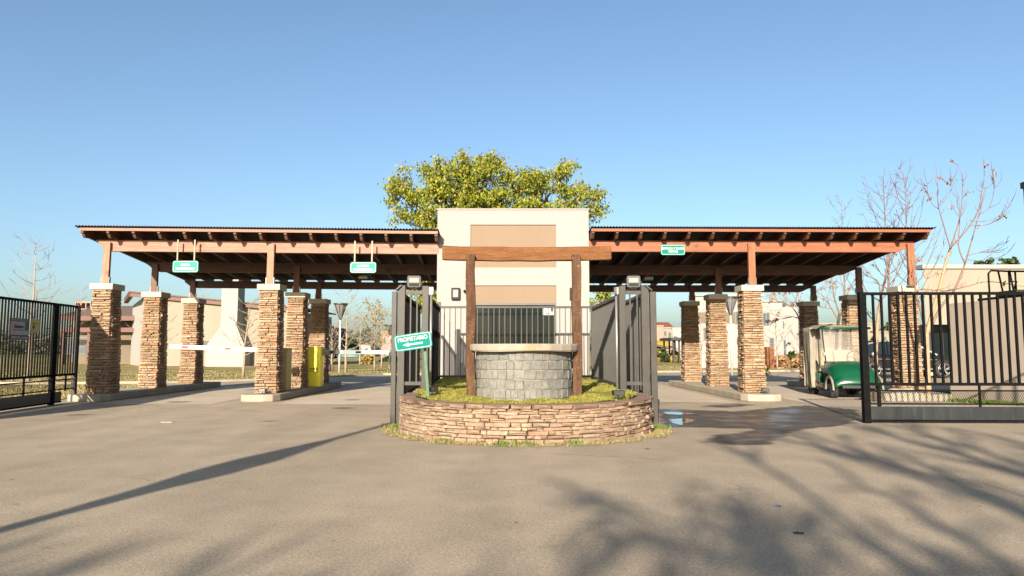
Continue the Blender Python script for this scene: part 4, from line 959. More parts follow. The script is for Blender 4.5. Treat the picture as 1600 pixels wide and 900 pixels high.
# ---------------------------------------------------------------- parked cars
def car(name, label, loc, rz, L, body, detail=True, H=1.62, group=None):
    t = thing(name, label, 'car', loc, rz, group); h = L/2
    low = [(-h,.42),(-h+.05,.75),(-h+.12,.98),(-h+.55,1.02),(h-1.25,1.0),(h-.35,.86),(h-.05,.70),(h,.45),(h-.08,.26),(-h+.1,.26)]
    mb = MB(); W = .93
    # lofted lower body
    for sgn in (1,):
        secs = []
        for yy, ins in ((-W,.06),(-W+.06,.0),(-W+.14,.0),(W-.14,0),(W-.06,0),(W,.06)):
            secs.append([(x*(1-ins*.3), yy, .62+(z-.62)*(1-ins*1.6)) for x, z in low])
        vs = [p for s_ in secs for p in s_]; n_ = len(low); fs = []
        for i in range(len(secs)-1):
            for k in range(n_): fs.append((i*n_+k, i*n_+(k+1)%n_, (i+1)*n_+(k+1)%n_, (i+1)*n_+k))
        fs.append(tuple(range(n_))); fs.append(tuple(reversed(range(len(vs)-n_, len(vs))))); mb.add(vs, fs, False)
    mb.build('body', M[body], t, bevel=.03)
    gh = [(-h+.25,1.0),(-h+.75,1.50),(-h+1.4,H),(h-2.45,H-.03),(h-1.85,1.40),(h-1.15,1.0)]
    mb = MB(); n_ = len(gh); vs = [(x, -.86+.16*(z-1), z) for x, z in gh]+[(x, .86-.16*(z-1), z) for x, z in gh]
    for i, (x, z) in enumerate(gh):
        k = (z-1)/(H-1); vs[i] = (x, -.87+.22*k, z); vs[i+n_] = (x, .87-.22*k, z)
    fs = [tuple(range(n_)), tuple(reversed(range(n_, 2*n_)))]+[(k, n_+k, n_+(k+1)%n_, (k+1)%n_) for k in range(n_)]
    mb.add(vs, fs); mb.build('cabin', M['car_glass'], t, bevel=.02)
    mb = MB()
    for s in (-1, 1):
        pr_ = [Vector((x, s*(.885-.22*(z-1)/(H-1)), z+.01)) for x, z in gh]
        for a, b in zip(pr_, pr_[1:]): mb.bar(a, b, .035, .06)
    mb.build('roof_rail', M['chrome'], t)
    mb = MB(); mb.box(-h+1.3, h-2.5, -.60, .60, H-.01, H+.02); mb.build('roof', M[body], t, bevel=.01)
    for px_ in (-h+1.55, -.15):
        for s in (-1, 1):
            mb = MB(); mb.bar((px_, s*.885, 1.0), (px_+.05, s*.68, H-.02), .06, .03); mb.build('pillar', M[body], t)
    for s in (-1, 1):
        for wx in (-h+.85, h-.92):
            w_ = bpy.data.objects.new('wheel', None); link(w_, t); w_.location = (wx, s*.85, .37)
            mb = MB(); mb.lathe([(.25,-.11),(.34,-.11),(.37,-.08),(.37,.08),(.34,.11),(.25,.11)], 28); mb.v = [(v[0], v[2], v[1]) for v in mb.v]; mb.build('tyre', M['rubber'], w_)
            mb = MB(); mb.lathe([(.26,-.10),(.245,-.10),(.24,-.02),(.001,-.02)], 28); mb.v = [(v[0], s*-v[2] if False else v[2]*(-s)*-1, v[1]) for v in mb.v]; mb.build('rim_barrel', M['dark_plastic'], w_)
            mb = MB()
            for k in range(5):
                a = 2*math.pi*k/5+.3
                for da in (-.13, .13): mb.bar((.05*math.cos(a), s*.10, .05*math.sin(a)), (.25*math.cos(a+da), s*.105, .25*math.sin(a+da)), .035, .03, up=(0,1,0))
            ring = [(.253*math.cos(2*math.pi*k/28), s*.105, .253*math.sin(2*math.pi*k/28)) for k in range(29)]
            mb.tube(ring, .010, 5, caps=False); mb.tube([(0,s*.07,0),(0,s*.12,0)], .055, 10); mb.build('rim', M['chrome'], w_)
            mb = MB(); arc = [(wx+.42*math.cos(math.pi*k/10), s*.925, .37+.42*math.sin(math.pi*k/10)) for k in range(11)]
            mb.tube(arc, .03, 6); mb.build('wheel_arch', M['dark_plastic'], t)
    mb = MB(); mb.box(h-.16, h+.005, -.86, -.55, .62, .74); mb.build('headlight', M['lamp_lens'], t, bevel=.02); mb = MB(); mb.box(h-.16, h+.005, .55, .86, .62, .74); mb.build('headlight', M['lamp_lens'], t, bevel=.02)
    mb = MB(); mb.bar((-h+1.0, -.95, .40), (h-1.3, -.95, .40), .03, .05); mb.build('side_trim', M['chrome'], t)
    mb = MB(); mb.bar((-h+.5, -.94, .84), (h-1.2, -.94, .80), .015, .02); mb.build('crease', M['chrome'], t)
    mb = MB(); mb.box(h-2.0, h-1.85, -1.08, -.92, 1.0, 1.14); mb.build('door_mirror', M[body], t, bevel=.03)
    return t
wp = G(1475, 591)
car('parked_car', 'black sport utility car with silver wheels parked behind the right gate', (wp.x-1.48, wp.y+.9, 0), 0, 4.8, 'car_black')
c_ = P(530,560,63); car('parked_car', 'silver pickup sized car far behind the right hand boom', (P(529,560,100).x, 100, 0), R(10), 4.6, 'car_silver')
car('parked_car', 'dark car at the left of the silver car in the far lot', (P(514,560,98).x, 98, 0), R(20), 4.4, 'car_black')
# tarpaulin-covered trailer
t = thing('covered_boat', 'dark green tarpaulin covered load beside the far silver car', 'tarpaulin', (P(549,560,96).x, 96, 0))
mb = MB(); vs, fs = surf(lambda u, v: ((u-.5)*3.6, -1+2*v, .25+(1.25-.35*abs(u-.4))*max(0,math.sin(math.pi*min(1,max(0,v))))**.4*max(0,math.sin(math.pi*u))**.5), 16, 10); mb.add(vs, fs, True); mb.build('tarpaulin', M['teal_paint'], t, fix=False)
mb = MB(); mb.box(-1.4,1.4,-.8,.8,.0,.35); mb.build('trailer', M['dark_plastic'], t)

# ---------------------------------------------------------------- buildings in the background
def window(t, x0, x1, z0, z1, y, glass='window_glass', frame='grey_trim', name='window', fr=.06, mull=0, world=True):
    mb = MB(); mb.box(x0, x1, y-.03, y+.05, z0, z1); w_ = mb.build(name, M[glass], t, world)
    mb = MB(); mb.box(x0-fr, x1+fr, y-.06, y-.031, z1, z1+fr); mb.box(x0-fr, x1+fr, y-.06, y-.031, z0-fr, z0); mb.box(x0-fr, x0, y-.06, y-.031, z0, z1); mb.box(x1, x1+fr, y-.06, y-.031, z0, z1)
    for k in range(mull): q = x0+(x1-x0)*(k+1)/(mull+1); mb.box(q-fr/2, q+fr/2, y-.06, y-.031, z0, z1)
    mb.build('frame', M[frame], w_, world); return w_
# clubhouse (left): gable flank with chimney
Yh = 52.0
A = P(226,461,Yh); B = P(470,484,Yh); XL, XR = A.x, B.x
t = thing('clubhouse', 'large cream rendered house with brown sloping eaves and a flared chimney', 'building', ((XL+XR)/2, Yh, 0))
zA, zB = A.z-.1, B.z-.15
mb = MB(); mb.prism([(XL,0),(XR,0),(XR,zB),(XL,zA)], 'y', Yh, Yh+9)
mb.build('wall', M['cream_wall'], t, True)
# set-back left return wall, pink lit
a2 = P(208,468,58)
mb = MB(); vs = [(XL,Yh,0),(XL-.02,Yh,zA),(a2.x,60,0),(a2.x,60,a2.z-.5)]; mb.add([(XL-.01,Yh+.01,0),(XL-.01,Yh+.01,zA),(a2.x,58,a2.z-.5),(a2.x,58,0),(a2.x+.3,58.2,0),(a2.x+.3,58.2,a2.z-.5)], [(0,1,2,3),(3,2,5,4)]); mb.build('side_wall', M['white_house'], t, True)
mb = MB(); mb.bar((XL-.9,Yh-.15,zA+.16),(XR+.3,Yh-.15,zB+.10),.3,.36); mb.build('fascia', M['brown_paint'], t, True)
mb = MB(); mb.bar((XL-.9,Yh-.2,zA+.16),(a2.x-.3,57.5,a2.z-.15),.3,.40); mb.build('fascia', M['brown_paint'], t, True)
mb = MB(); vs = [(XL-1,Yh-.4,zA+.38),(XR+.4,Yh-.4,zB+.30),(XR+.4,Yh+9,zB+.30),(XL-1,Yh+9,zA+.38)]; mb.add(vs, [(0,1,2,3)]); o = mb.build('roof', M['roof_felt'], t, True, fix=False); mm = o.modifiers.new('thick','SOLIDIFY'); mm.thickness = .1
cx0, cx1 = P(353,450,Yh-.6).x, P(378,450,Yh-.6).x; bx0, bx1 = P(328,560,Yh-.6).x, P(387,560,Yh-.6).x
zf1, zf0 = P(0,511,Yh-.6).z, P(0,540,Yh-.6).z; ztp = P(0,425,Yh-.6).z
mb = MB(); mb.prism([(bx0,0),(bx1,0),(bx1,zf0),(cx1,zf1),(cx1,ztp),(cx0,ztp),(cx0,zf1),(bx0,zf0)], 'y', Yh-1.3, Yh-.002); ch = mb.build('chimney', M['white_house'], t, True)
mb = MB(); mb.box(cx0-.1,cx1+.1,Yh-1.0,Yh+.1,ztp,ztp+.15); mb.build('chimney_cap', M['white_wall'], ch, True)
q = P(321,535,Yh); mb = MB(); mb.box(q.x-.4,q.x+.4,Yh-.12,Yh-.001,q.z-.12,q.z+.12); mb.build('wall_light', M['lamp_grey'], t, True)
mb = MB(); mb.box(XL-6, XR+1, Yh-1.2, Yh-.91, 0, .06); mb.build('paving', M['brick_wall'], t, True)
# left wing with carport
Yw = 57.0
wl, wr_ = P(90,500,Yw).x, P(216,500,Yw).x
t = thing('house_wing', 'low wing of the clubhouse with a brown porch beam and glass doors', 'building', ((wl+wr_)/2, Yw, 0))
z1 = P(0,495,Yw).z; zt2 = P(0,478,Yw+6).z
mb = MB(); mb.box(wl, wr_, Yw+2.5, Yw+8, 0, z1); mb.build('wall', M['beige_band'], t, True)
mb = MB(); mb.add([(wl-.3,Yw-.3,z1),(wr_+.5,Yw-.3,z1),(wr_+.5,Yw+6,zt2),(wl-.3,Yw+6,zt2)], [(0,1,2,3)]); o = mb.build('roof', M['roof_felt'], t, True, fix=False); mm = o.modifiers.new('thick','SOLIDIFY'); mm.thickness = .12
mb = MB(); mb.bar((wl-.3,Yw-.35,z1-.14),(wr_+.5,Yw-.35,z1-.14),.14,.36); mb.build('fascia', M['brown_paint'], t, True)
zb_ = P(0,515.5,Yw).z; mb = MB(); mb.bar((wl-.2,Yw-.1,zb_),(wr_+.1,Yw-.1,zb_),.2,.36); mb.build('porch_beam', M['brown_paint'], t, True)
for px_ in (100, 140, 183): 
    p = P(px_,520,Yw); mb = MB(); mb.box(p.x-.12,p.x+.12,Yw-.1,Yw+.12,0,zb_-.18); mb.build('porch_post', M['brown_paint'], t, True)
for a_, b_ in ((193,201),(203,211)):
    a, b = P(a_,0,Yw+2.5), P(b_,0,Yw+2.5); window(t, a.x, b.x, .1, P(0,525,Yw+2.5).z, Yw+2.5, frame='white_paint', name='glass_door', fr=.08)
a, b = P(130,0,Yw+2.5), P(165,0,Yw+2.5); window(t, a.x, b.x, .9, 2.2, Yw+2.5)
bw_ = P(129,478,66); t = thing('roof_turret', 'small pierced pinkish roof block above the left gate beside the first column', 'turret', (bw_.x, 66, 0))
mb = MB(); q0, q1 = P(117,471,66), P(142,482,66); zz = (q0.z-q1.z)
mb.box(q0.x,q1.x,66,67,0,q1.z); mb.build('base_wall', M['pink_wall'], t, True); mb = MB(); mb.box(q0.x,q1.x,66,67,q0.z-.15,q0.z)
for f_ in (0,.35,.65,.94): mb.box(q0.x+(q1.x-q0.x)*f_, q0.x+(q1.x-q0.x)*(f_+.06), 66,67,q1.z,q0.z-.15)
mb.build('pierced_parapet', M['pink_wall'], t, True)

def block(label, px0, px1, pyt, Y, depth, mat, cat='building', name='house', wins=(), extra=None, glass='window_glass'):
    a, b = P(px0,pyt,Y), P(px1,pyt,Y); t = thing(name, label, cat, ((a.x+b.x)/2, Y, 0))
    k_ = 1+depth/Y; mb = MB(); mb.prism([(a.x,Y),(b.x,Y),(b.x*(k_ if a.x > 0 else 1),Y+depth),(a.x*(k_ if a.x > 0 else 1),Y+depth)], 'z', 0, a.z); mb.build('wall', M[mat], t, True)
    mb = MB(); mb.box(a.x-.08, b.x+.08, Y-.08, Y+.5, a.z+.002, a.z+.16); mb.build('parapet', M[mat], t, True)
    for (x0, y0, x1, y1) in wins:
        p, q = P(x0,y0,Y), P(x1,y1,Y); window(t, p.x, q.x, max(q.z,.05), p.z, Y, glass)
    return t
block('dark blue grey block far off beside the rear left column', 500, 519, 511, 95, 8, 'dark_block', wins=((508,520,514,528),))
block('long low white house in the far background between the left lane columns', 524, 580, 540, 120, 8, 'white_house', wins=((530,545,536,551),(545,545,549,551),(560,545,564,553),(570,545,574,551)))
block('tall pink block seen just left of the planter posts', 597, 640, 520, 82, 9, 'pink_wall', wins=((599.5,530,602.5,537),(609,530,613,537),(599.5,548,602.5,556),(609,548,613,556),(622,530,627,537)))
block('plain pink building with one blank wall right of the right fence post', 1004, 1036, 510, 88, 10, 'pink_wall')
t = block('small house with an orange tiled top storey left of the pergola', 1036, 1051, 513, 92, 8, 'cream_wall', wins=((1038,518,1040.5,524),(1045,520,1048,527)))
a, b = P(1035,513,92), P(1051.5,510,92); mb = MB(); mb.prism([(92,a.z),(96,b.z+.7),(100,a.z)], 'x', a.x-.2, b.x+.3); mb.build('tiled_roof', M['orange_tile'], t, True)
block('white flat roofed house behind the steel pergola', 1051, 1075, 514, 84, 8, 'white_house', wins=((1053,526,1058,530),))
t = block('low yellow shed with a sloping grey roof near the pergola', 1020, 1046, 534, 76, 4, 'yellow_wall', name='shed')
a, b = P(1018,536,75.7), P(1058,545,75.7); mb = MB(); mb.add([(a.x,75.2,a.z-.1),(b.x,75.2,b.z),(b.x,78,b.z+.3),(a.x,78,a.z+.2)], [(0,1,2,3)]); o = mb.build('lean_to_roof', M['roof_felt'], t, True, fix=False); mm = o.modifiers.new('thick','SOLIDIFY'); mm.thickness = .15
a, b = P(1010,545,74), P(1062,545,74); mb = MB(); mb.box(a.x,b.x,74,74.2,0,a.z); o = mb.build('garden_wall', M['pink_wall']); tag(o, 'low pinkish garden wall behind the hedge and the pergola', 'wall')
# pergola
Yp = 66; t = thing('pergola', 'dark steel flat roofed pergola beyond the lane, left of the rear column', 'pergola', (P(1055,530,Yp).x, Yp, 0))
a, b = P(1041,528,Yp), P(1078,528,Yp); mb = MB(); mb.box(a.x,b.x,Yp-2,Yp+3,a.z-.25,a.z); mb.build('roof_slab', M['dark_plastic'], t, True)
for px_ in (1046.5, 1055, 1064, 1076):
    for yy in (Yp-1.6, Yp+2.4):
        p = P(px_,540,Yp); mb = MB(); mb.box(p.x-.07,p.x+.07,yy,yy+.14,0,a.z-.25); mb.build('pergola_post', M['dark_plastic'], t, True)
# white modern house
Yv = 47.0
t = thing('modern_house', 'big white two storey modern house with beige band behind the right columns', 'building', (P(1140,560,Yv).x, Yv, 0))
a, b = P(1086,463,Yv), P(1190,463,Yv)
mb = MB(); mb.prism([(a.x,Yv),(b.x,Yv),(b.x+1,Yv+9),(a.x*1.2,Yv+9)], 'z', 0, a.z); mb.build('wall', M['white_house'], t, True)
p, q = P(1088,488,Yv), P(1148,505,Yv); mb = MB(); mb.box(p.x, q.x, Yv-.04, Yv-.001, q.z, p.z); mb.build('beige_band', M['beige_band'], t, True)
for (x0,y0,x1,y1) in ((1149,488,1157,505),(1100,514,1110,530),(1152,530,1157,536)):
    p, q = P(x0,y0,Yv), P(x1,y1,Yv); window(t, p.x, q.x, q.z, p.z, Yv)
c0 = P(1190,470,48.5); c1 = P(1225,474,50.5)
mb = MB(); mb.box(b.x+.002, P(1222,470,48).x, 48, 57, 0, P(0,472,48).z); mb.build('wall', M['white_house'], t, True)
p, q = P(1192,490,48), P(1201.5,507,48); window(t, p.x, q.x, q.z, p.z, 48, mull=1)
p, q = P(1203,529,48), P(1209,566,48); window(t, p.x, q.x, .1, p.z, 48, name='door')
p = P(1150,463,Yv-.3); mb = MB(); mb.box(a.x-.1, b.x+.1, Yv-.12, Yv+.6, a.z+.002, a.z+.14); mb.build('parapet', M['white_wall'], t, True)
mb = MB(); z_ = P(0,472,48).z; mb.box(b.x+.12, P(1223,470,48).x, 47.9, 57, z_+.002, z_+.14); mb.build('parapet', M['white_wall'], t, True)
Y2 = 53; a, b = P(1215,480,Y2), P(1246,480,Y2)
t2 = thing('white_house', 'white house wing with a narrow doorway left of the rear column by the golf cart', 'building', ((a.x+b.x)/2, Y2, 0))
mb = MB(); mb.prism([(a.x,Y2),(b.x,Y2),(b.x*1.13,Y2+7),(a.x*1.13,Y2+7)],'z',0,a.z); mb.build('wall', M['white_house'], t2, True)
p, q = P(1224,532,Y2), P(1227.5,560,Y2); window(t2, p.x, q.x, .1, p.z, Y2, name='door')
p, q = P(1230,473,Y2), P(1235,480,Y2); mb = MB(); mb.box(p.x,q.x,Y2+1,Y2+2,a.z,p.z); mb.build('flue', M['lamp_grey'], t2, True)
p, q = P(1218,503,Y2), P(1224,512,Y2); window(t2, p.x, q.x, q.z, p.z, Y2)
t2 = block('tan townhouse with small windows just left of the canvas flap', 1246, 1262, 500, 60, 7, 'beige_band', wins=((1248,508,1252,516),(1255,508,1258,516),(1248,530,1252,540)))
Yb = 45; a, b = P(1198,542,Yb), P(1209,542,Yb); mb = MB(); mb.box(a.x,b.x,Yb,Yb+.5,0,a.z); o = mb.build('brick_pillar', M['orange_tile']); tag(o, 'orange brick pier in front of the white modern house', 'pillar')
block('distant cream row of houses seen above the golf cart roof', 1268, 1372, 507, 70, 8, 'cream_wall', wins=((1288,515,1294,522),(1300,515,1306,522),(1330,516,1338,524)))
block('cream single storey building seen between the car and the front column', 1365, 1432, 520, 62, 8, 'cream_wall', wins=((1378,527,1384,534),))
# cream building on the far right with dark shopfront
Yc = 34.0
a, b = P(1443,424,Yc), P(1720,413,Yc)
t = thing('flat_roofed_building', 'large cream flat roofed building with a dark glazed front on the right', 'building', (24, Yc, 0))
zc = P(0,507,Yc).z; zt = P(0,420,Yc).z
mb = MB(); mb.prism([(a.x,Yc),(b.x,Yc),(b.x+8,Yc+12),(a.x*1.36,Yc+12)], 'z', zc, zt); mb.build('wall', M['cream_wall'], t, True)
mb = MB(); mb.box(a.x-.1, b.x+.1, Yc-.1, Yc+.6, zt+.002, zt+.2); mb.build('parapet', M['white_wall'], t, True)
mb = MB(); mb.box(a.x+.15, b.x, Yc+1.0, Yc+1.1, .4, zc-.001); g_ = mb.build('shopfront', M['dark_glass'], t, True)
mb = MB()
for k in range(8): x = a.x+.2+k*1.1; mb.box(x, x+.07, Yc+.95, Yc+.999, .4, zc-.001)
mb.build('frame', M['dark_plastic'], g_, True)
mb = MB(); mb.prism([(a.x,Yc+.1),(b.x,Yc+.1),(b.x+8,Yc+12),(a.x*1.36,Yc+12)], 'z', 0, .399); mb.build('plinth', M['kerb'], t, True)
mb = MB(); mb.box(a.x, a.x+.25, Yc, Yc+1, .4, zc-.001); mb.build('side_wall', M['dark_block'], t, True)
# taupe hut flank beside right gate
t = thing('service_block', 'plain taupe rendered block standing right behind the right gate', 'building', (11.3, 16, 0))
w1 = G(1486,622); w0 = G(1606,634); zt1 = P(0,478,w1.y).z
mb = MB(); vs = [(w1.x,w1.y),(w0.x,w0.y),(w0.x+3,w0.y),(w1.x+3,w1.y)]; mb.prism(vs, 'z', 0, zt1); mb.build('wall', M['taupe_wall'], t, True)
mb = MB(); mb.prism([(x, y) for x, y in vs], 'z', zt1+.002, zt1+.05); mb.build('roof', M['taupe_wall'], t, True)
# steel platform with railings on the block
Yq = 17.0; t = thing('roof_platform', 'black steel platform with pipe railings on top of the taupe block', 'platform', P(1570,460,Yq)); 
pz = zt1+.12; xa, xb = P(1544,460,Yq).x, P(1640,460,Yq).x
mb = MB(); mb.box(xa, xb, Yq-1.1, Yq+.4, pz-.06, pz); mb.build('deck', M['gate_black'], t, True)
mb = MB(); mb.box(xa+.4, xb, Yq-.4, Yq+.3, pz+.001, pz+.16); mb.build('plant_unit', M['dark_plastic'], t, True)
zr_ = P(0,424,Yq).z; zm_ = P(0,440,Yq).z
def rail(name, pts_): mb = MB(); mb.tube(pts_, .022, 8); mb.build(name, M['gate_black'], t, True)
xs_ = [P(p_,440,Yq).x for p_ in (1545,1577,1587,1618)]
rail('handrail', [(xs_[0],Yq,pz),(xs_[0],Yq,zr_-.05),(xs_[0]+.07,Yq,zr_+.02),(xs_[1],Yq,zr_),(xs_[3],Yq,zr_)])
rail('midrail', [(P(1556,0,Yq).x,Yq,P(0,452,Yq).z),(P(1561,0,Yq).x,Yq,zm_),(xs_[1],Yq,zm_)])
for x_ in xs_[1:3]: rail('rail_post', [(x_,Yq,pz),(x_,Yq,zr_)])
rail('ladder_stile', [(P(1551,0,Yq).x,Yq,zr_+.03),(P(1557,0,Yq).x,Yq,pz)]); rail('ladder_stile', [(P(1547,0,Yq).x,Yq+.3,zr_+.03),(P(1554,0,Yq).x,Yq+.3,pz)])
Ys = Yq-1.0; rail('handrail', [(P(1592.5,0,Ys).x,Ys,pz),(P(1592.5,0,Ys).x,Ys,P(0,413,Ys).z),(P(1597,0,Ys).x,Ys,P(0,409,Ys).z),(P(1640,0,Ys).x,Ys,P(0,405,Ys).z)])
rail('midrail', [(P(1592.5,0,Ys).x,Ys,P(0,432,Ys).z),(P(1640,0,Ys).x,Ys,P(0,430,Ys).z)])
# blue pylon sign cut by the right edge
Yt = 15.0; t = thing('pylon_sign', 'dark blue pylon with a grey cap cut off by the right picture edge', 'sign', (P(1620,300,Yt).x, Yt, 0))
x0 = P(1595,300,Yt).x*1.024
mb = MB(); mb.box(x0+.01, x0+1.4, Yt, Yt+.3, P(0,318,Yt).z, P(0,290,Yt).z); mb.build('upper_case', M['dark_block'], t, True)
mb = MB(); mb.box(x0-.02, x0+1.4, Yt-.04, Yt+.34, P(0,290,Yt).z+.002, P(0,280,Yt).z); mb.build('cap', M['sign_dark'], t, True)
mb = MB(); mb.box(x0+.045, x0+1.35, Yt+.02, Yt+.28, P(0,362,Yt).z, P(0,318,Yt).z-.002); mb.build('lower_case', M['blue_paint'], t, True)
mb = MB(); mb.tube([(x0+.7,Yt+.15,0),(x0+.7,Yt+.15,P(0,362,Yt).z-.002)], .09, 10); mb.build('pole', M['steel'], t, True)
# concrete rubble block beside the island
t = thing('concrete_lump', 'rough lump of old concrete at the foot of the column behind the right gate', 'rubble', G(1412,626)); r = random.Random(8); mb = MB()
vs, fs = surf(lambda u, v: ((u-.5)*1.3+.04*math.sin(v*9), -.28*math.cos(v*math.pi), .30*math.sin(v*math.pi)**.6*max(0,math.sin(math.pi*u))**.3+.015*math.sin(u*23)), 16, 8); mb.add(vs, fs, True); mb.build('lump', M['kerb'], t, fix=False)
mb = MB(); mb.box(-1.0,-.68,-.3,.2,0,.22); mb.build('block', M['mortar'], t, bevel=.03)

# ---------------------------------------------------------------- street lamps
def street_lamp(px_, pyb, pyt, label, hr=.22):
    g = G(px_, pyb); t = thing('street_lamp', label, 'street lamp', g, 0, 'white street lamps with inverted cone heads'); zt = P(0,pyt,g.y).z; hh_ = .9*(zt/3.8)
    mb = MB(); mb.tube([(0,0,0),(0,0,zt-hh_)], [.06,.045], 12); mb.build('pole', M['white_paint'], t)
    mb = MB(); mb.lathe([(.05,zt-hh_),(.07,zt-hh_+.1),(hr*1.0,zt-.08),(hr*1.6,zt-.04),(hr*1.6,zt),(0.01,zt+.01)], 14)
    mb2 = MB()
    for k in range(8):
        a = 2*math.pi*k/8; mb2.bar((.05*math.cos(a),.05*math.sin(a),zt-hh_),(hr*1.7*math.cos(a),hr*1.7*math.sin(a),zt-.03),.02)
    mb2.build('cage', M['lamp_grey'], t)
    mb = MB(); mb.lathe([(.045,zt-hh_+.02),(hr*1.35,zt-.06)], 14); mb.build('lamp_shade', M['grey_paint'], t)
    mb = MB(); mb.lathe([(hr*1.75,zt-.05),(hr*1.75,zt),(0.01,zt+.02)], 16); mb.build('cap', M['lamp_grey'], t)
street_lamp(530, 583, 474, 'white street lamp with inverted cone head, right of the rear left column')
street_lamp(608.5, 577, 508, 'distant white street lamp just left of the planter posts')
street_lamp(1144, 586, 464, 'white street lamp between the two nearer columns of the right kerb')
for px_, lab in ((515,'short dark bollard on the grass beside the left street lamp'),(519,'short brown bollard on the grass beside the left street lamp')):
    g = G(px_, 581); mb = MB(); mb.tube([(0,0,0),(0,0,.42)], .07, 10); o = mb.build('bollard', M['dark_block' if px_ == 515 else 'brick_wall']); o.location = g; tag(o, lab, 'bollard')

# ---------------------------------------------------------------- trees
def kmeans(pts_, k, r):
    cs = r.sample(pts_, k)
    for _ in range(5):
        gr = [[] for _ in range(k)]
        for p in pts_: gr[min(range(k), key=lambda i: (p-cs[i]).length_squared)].append(p)
        cs = [sum(g_, Vector())/len(g_) if g_ else cs[i] for i, g_ in enumerate(gr)]
    return [g_ for g_ in gr if g_]
def grow(mb, pos, d, tips, r0, ntot, rnd_, fr=.42, wob=.12, rmin=.006, pw=.5):
    if len(tips) == 1:
        t_ = tips[0]; L = (t_-pos).length
        m1 = pos.lerp(t_, .5)+Vector((rnd_.uniform(-1,1), rnd_.uniform(-1,1), rnd_.uniform(-.6,1)))*L*wob
        mb.tube([pos, m1, t_], [max(rmin, r0), max(rmin, r0*.6), rmin*.6], 4, caps=False); return
    for g_ in kmeans(tips, min(len(tips), 3 if len(tips) > 60 and rnd_.random() < .5 else 2), rnd_):
        c_ = sum(g_, Vector())/len(g_); tgt = pos.lerp(c_, fr) if len(g_) > 1 else None
        rc = max(rmin, r0*(len(g_)/len(tips))**pw)
        if tgt is None: grow(mb, pos, d, g_, rc, ntot, rnd_, fr, wob, rmin, pw); continue
        L = (tgt-pos).length; mid = pos.lerp(tgt, .5)+d*L*.18+Vector((rnd_.uniform(-1,1), rnd_.uniform(-1,1), rnd_.uniform(-1,1)))*L*wob
        mb.tube([pos, mid, tgt], [r0 if len(g_) > len(tips)*.6 else rc*1.1, rc, rc*.95], 6 if rc > .04 else 4, caps=False)
        grow(mb, tgt, (tgt-mid).normalized(), g_, rc*.95, ntot, rnd_, fr, wob, rmin, pw)
def leaf_mesh(name, pts_, sz, mat, seed, droop=.6, spread=.25, per=20, parent=None, asp=.38):
    r = random.Random(seed); vs = []; fs = []
    for p in pts_:
        for _ in range(per):
            c_ = p+Vector((r.gauss(0,spread), r.gauss(0,spread), r.gauss(0,spread*.75)))
            s_ = sz*r.uniform(.6,1.4); a = r.uniform(0,6.283); dn = -r.uniform(0,droop*2) 
            d = Vector((math.cos(a), math.sin(a), dn)).normalized(); n_ = d.cross(Vector((r.uniform(-1,1), r.uniform(-1,1), r.uniform(-.3,1)))).normalized()
            k = len(vs); vs += [c_, c_+d*s_*.45+n_*s_*asp, c_+d*s_, c_+d*s_*.45-n_*s_*asp]; fs.append((k,k+1,k+2,k+3))
    mb = MB(); mb.add(vs, fs); return mb.build(name, M[mat], parent, True, fix=False)
def ell_tips(n_, lobes, r, shell=.55):
    out = []; wts = [l_[3]*l_[4]*l_[5] for l_ in lobes]
    while len(out) < n_:
        l_ = r.choices(lobes, wts)[0]; v = Vector((r.gauss(0,1), r.gauss(0,1), r.gauss(0,1))).normalized()*(shell+(1-shell)*r.random())
        out.append(Vector((l_[0]+v.x*l_[3], l_[1]+v.y*l_[4], l_[2]+v.z*l_[5])))
    return out
# the big leafy tree behind the gatehouse
Yg = 29.0; r = random.Random(31); base = Vector((P(762,300,Yg).x, Yg, 0))
def LP(px_, py_, rx, rz, dy=0, ry=2.2): p = P(px_, py_, Yg+dy); return (p.x, p.y, p.z, rx, ry, rz)
lobes = [LP(655,292,1.45,.85), LP(700,270,1.2,.75), LP(752,262,1.25,.80), LP(742,300,1.8,1.1), LP(815,288,1.3,.80), LP(870,278,1.35,.65), LP(905,310,1.1,.85), LP(628,305,.6,.7,0,1), LP(800,330,2.6,1.1), LP(680,335,1.5,.9), LP(930,320,.55,.8,0,1), LP(622,338,.35,.4,0,.6), LP(880,345,1.6,.9)]
tips = ell_tips(420, lobes, r, .35)
low = ell_tips(34, [LP(668,470,.7,.45,-1,.8), LP(930,462,.6,.4,-1,.8), LP(655,440,.6,.5,-1,.8)], r)
t = thing('leafy_tree', 'broad yellow green tree rising behind the white gatehouse', 'tree', base)
mb = MB(); fork = base+Vector((.1,0,3.0)); mb.tube([base, base+Vector((-.08,.05,1.4)), fork], [.34,.26,.23], 10)
o = mb.build('trunk', M['bark_dark'], t, True, fix=False)
mb = MB(); grow(mb, fork, Vector((0,0,1)), tips+low, .22, len(tips), r, .36, .13, .010); mb.build('limbs', M['bark_dark'], t, True, fix=False)
tw = MB()
for p in tips:
    if p.z > P(0,285,Yg).z or abs(p.x-base.x) > 3.6:
        for _ in range(2): tw.tube([p, p+Vector((r.gauss(0,.14), r.gauss(0,.14), r.uniform(.12,.5)))], [.008,.004], 3, caps=False)
tw.build('twigs', M['bark_tan'], t, True, fix=False)['kind'] = 'stuff'
l1 = [p for p in tips if r.random() < .88]+low
o = leaf_mesh('crown', l1, .125, 'leaf_olive', 3, 1.6, .165, 74, t, .32); o['kind'] = 'stuff'
del_k = None
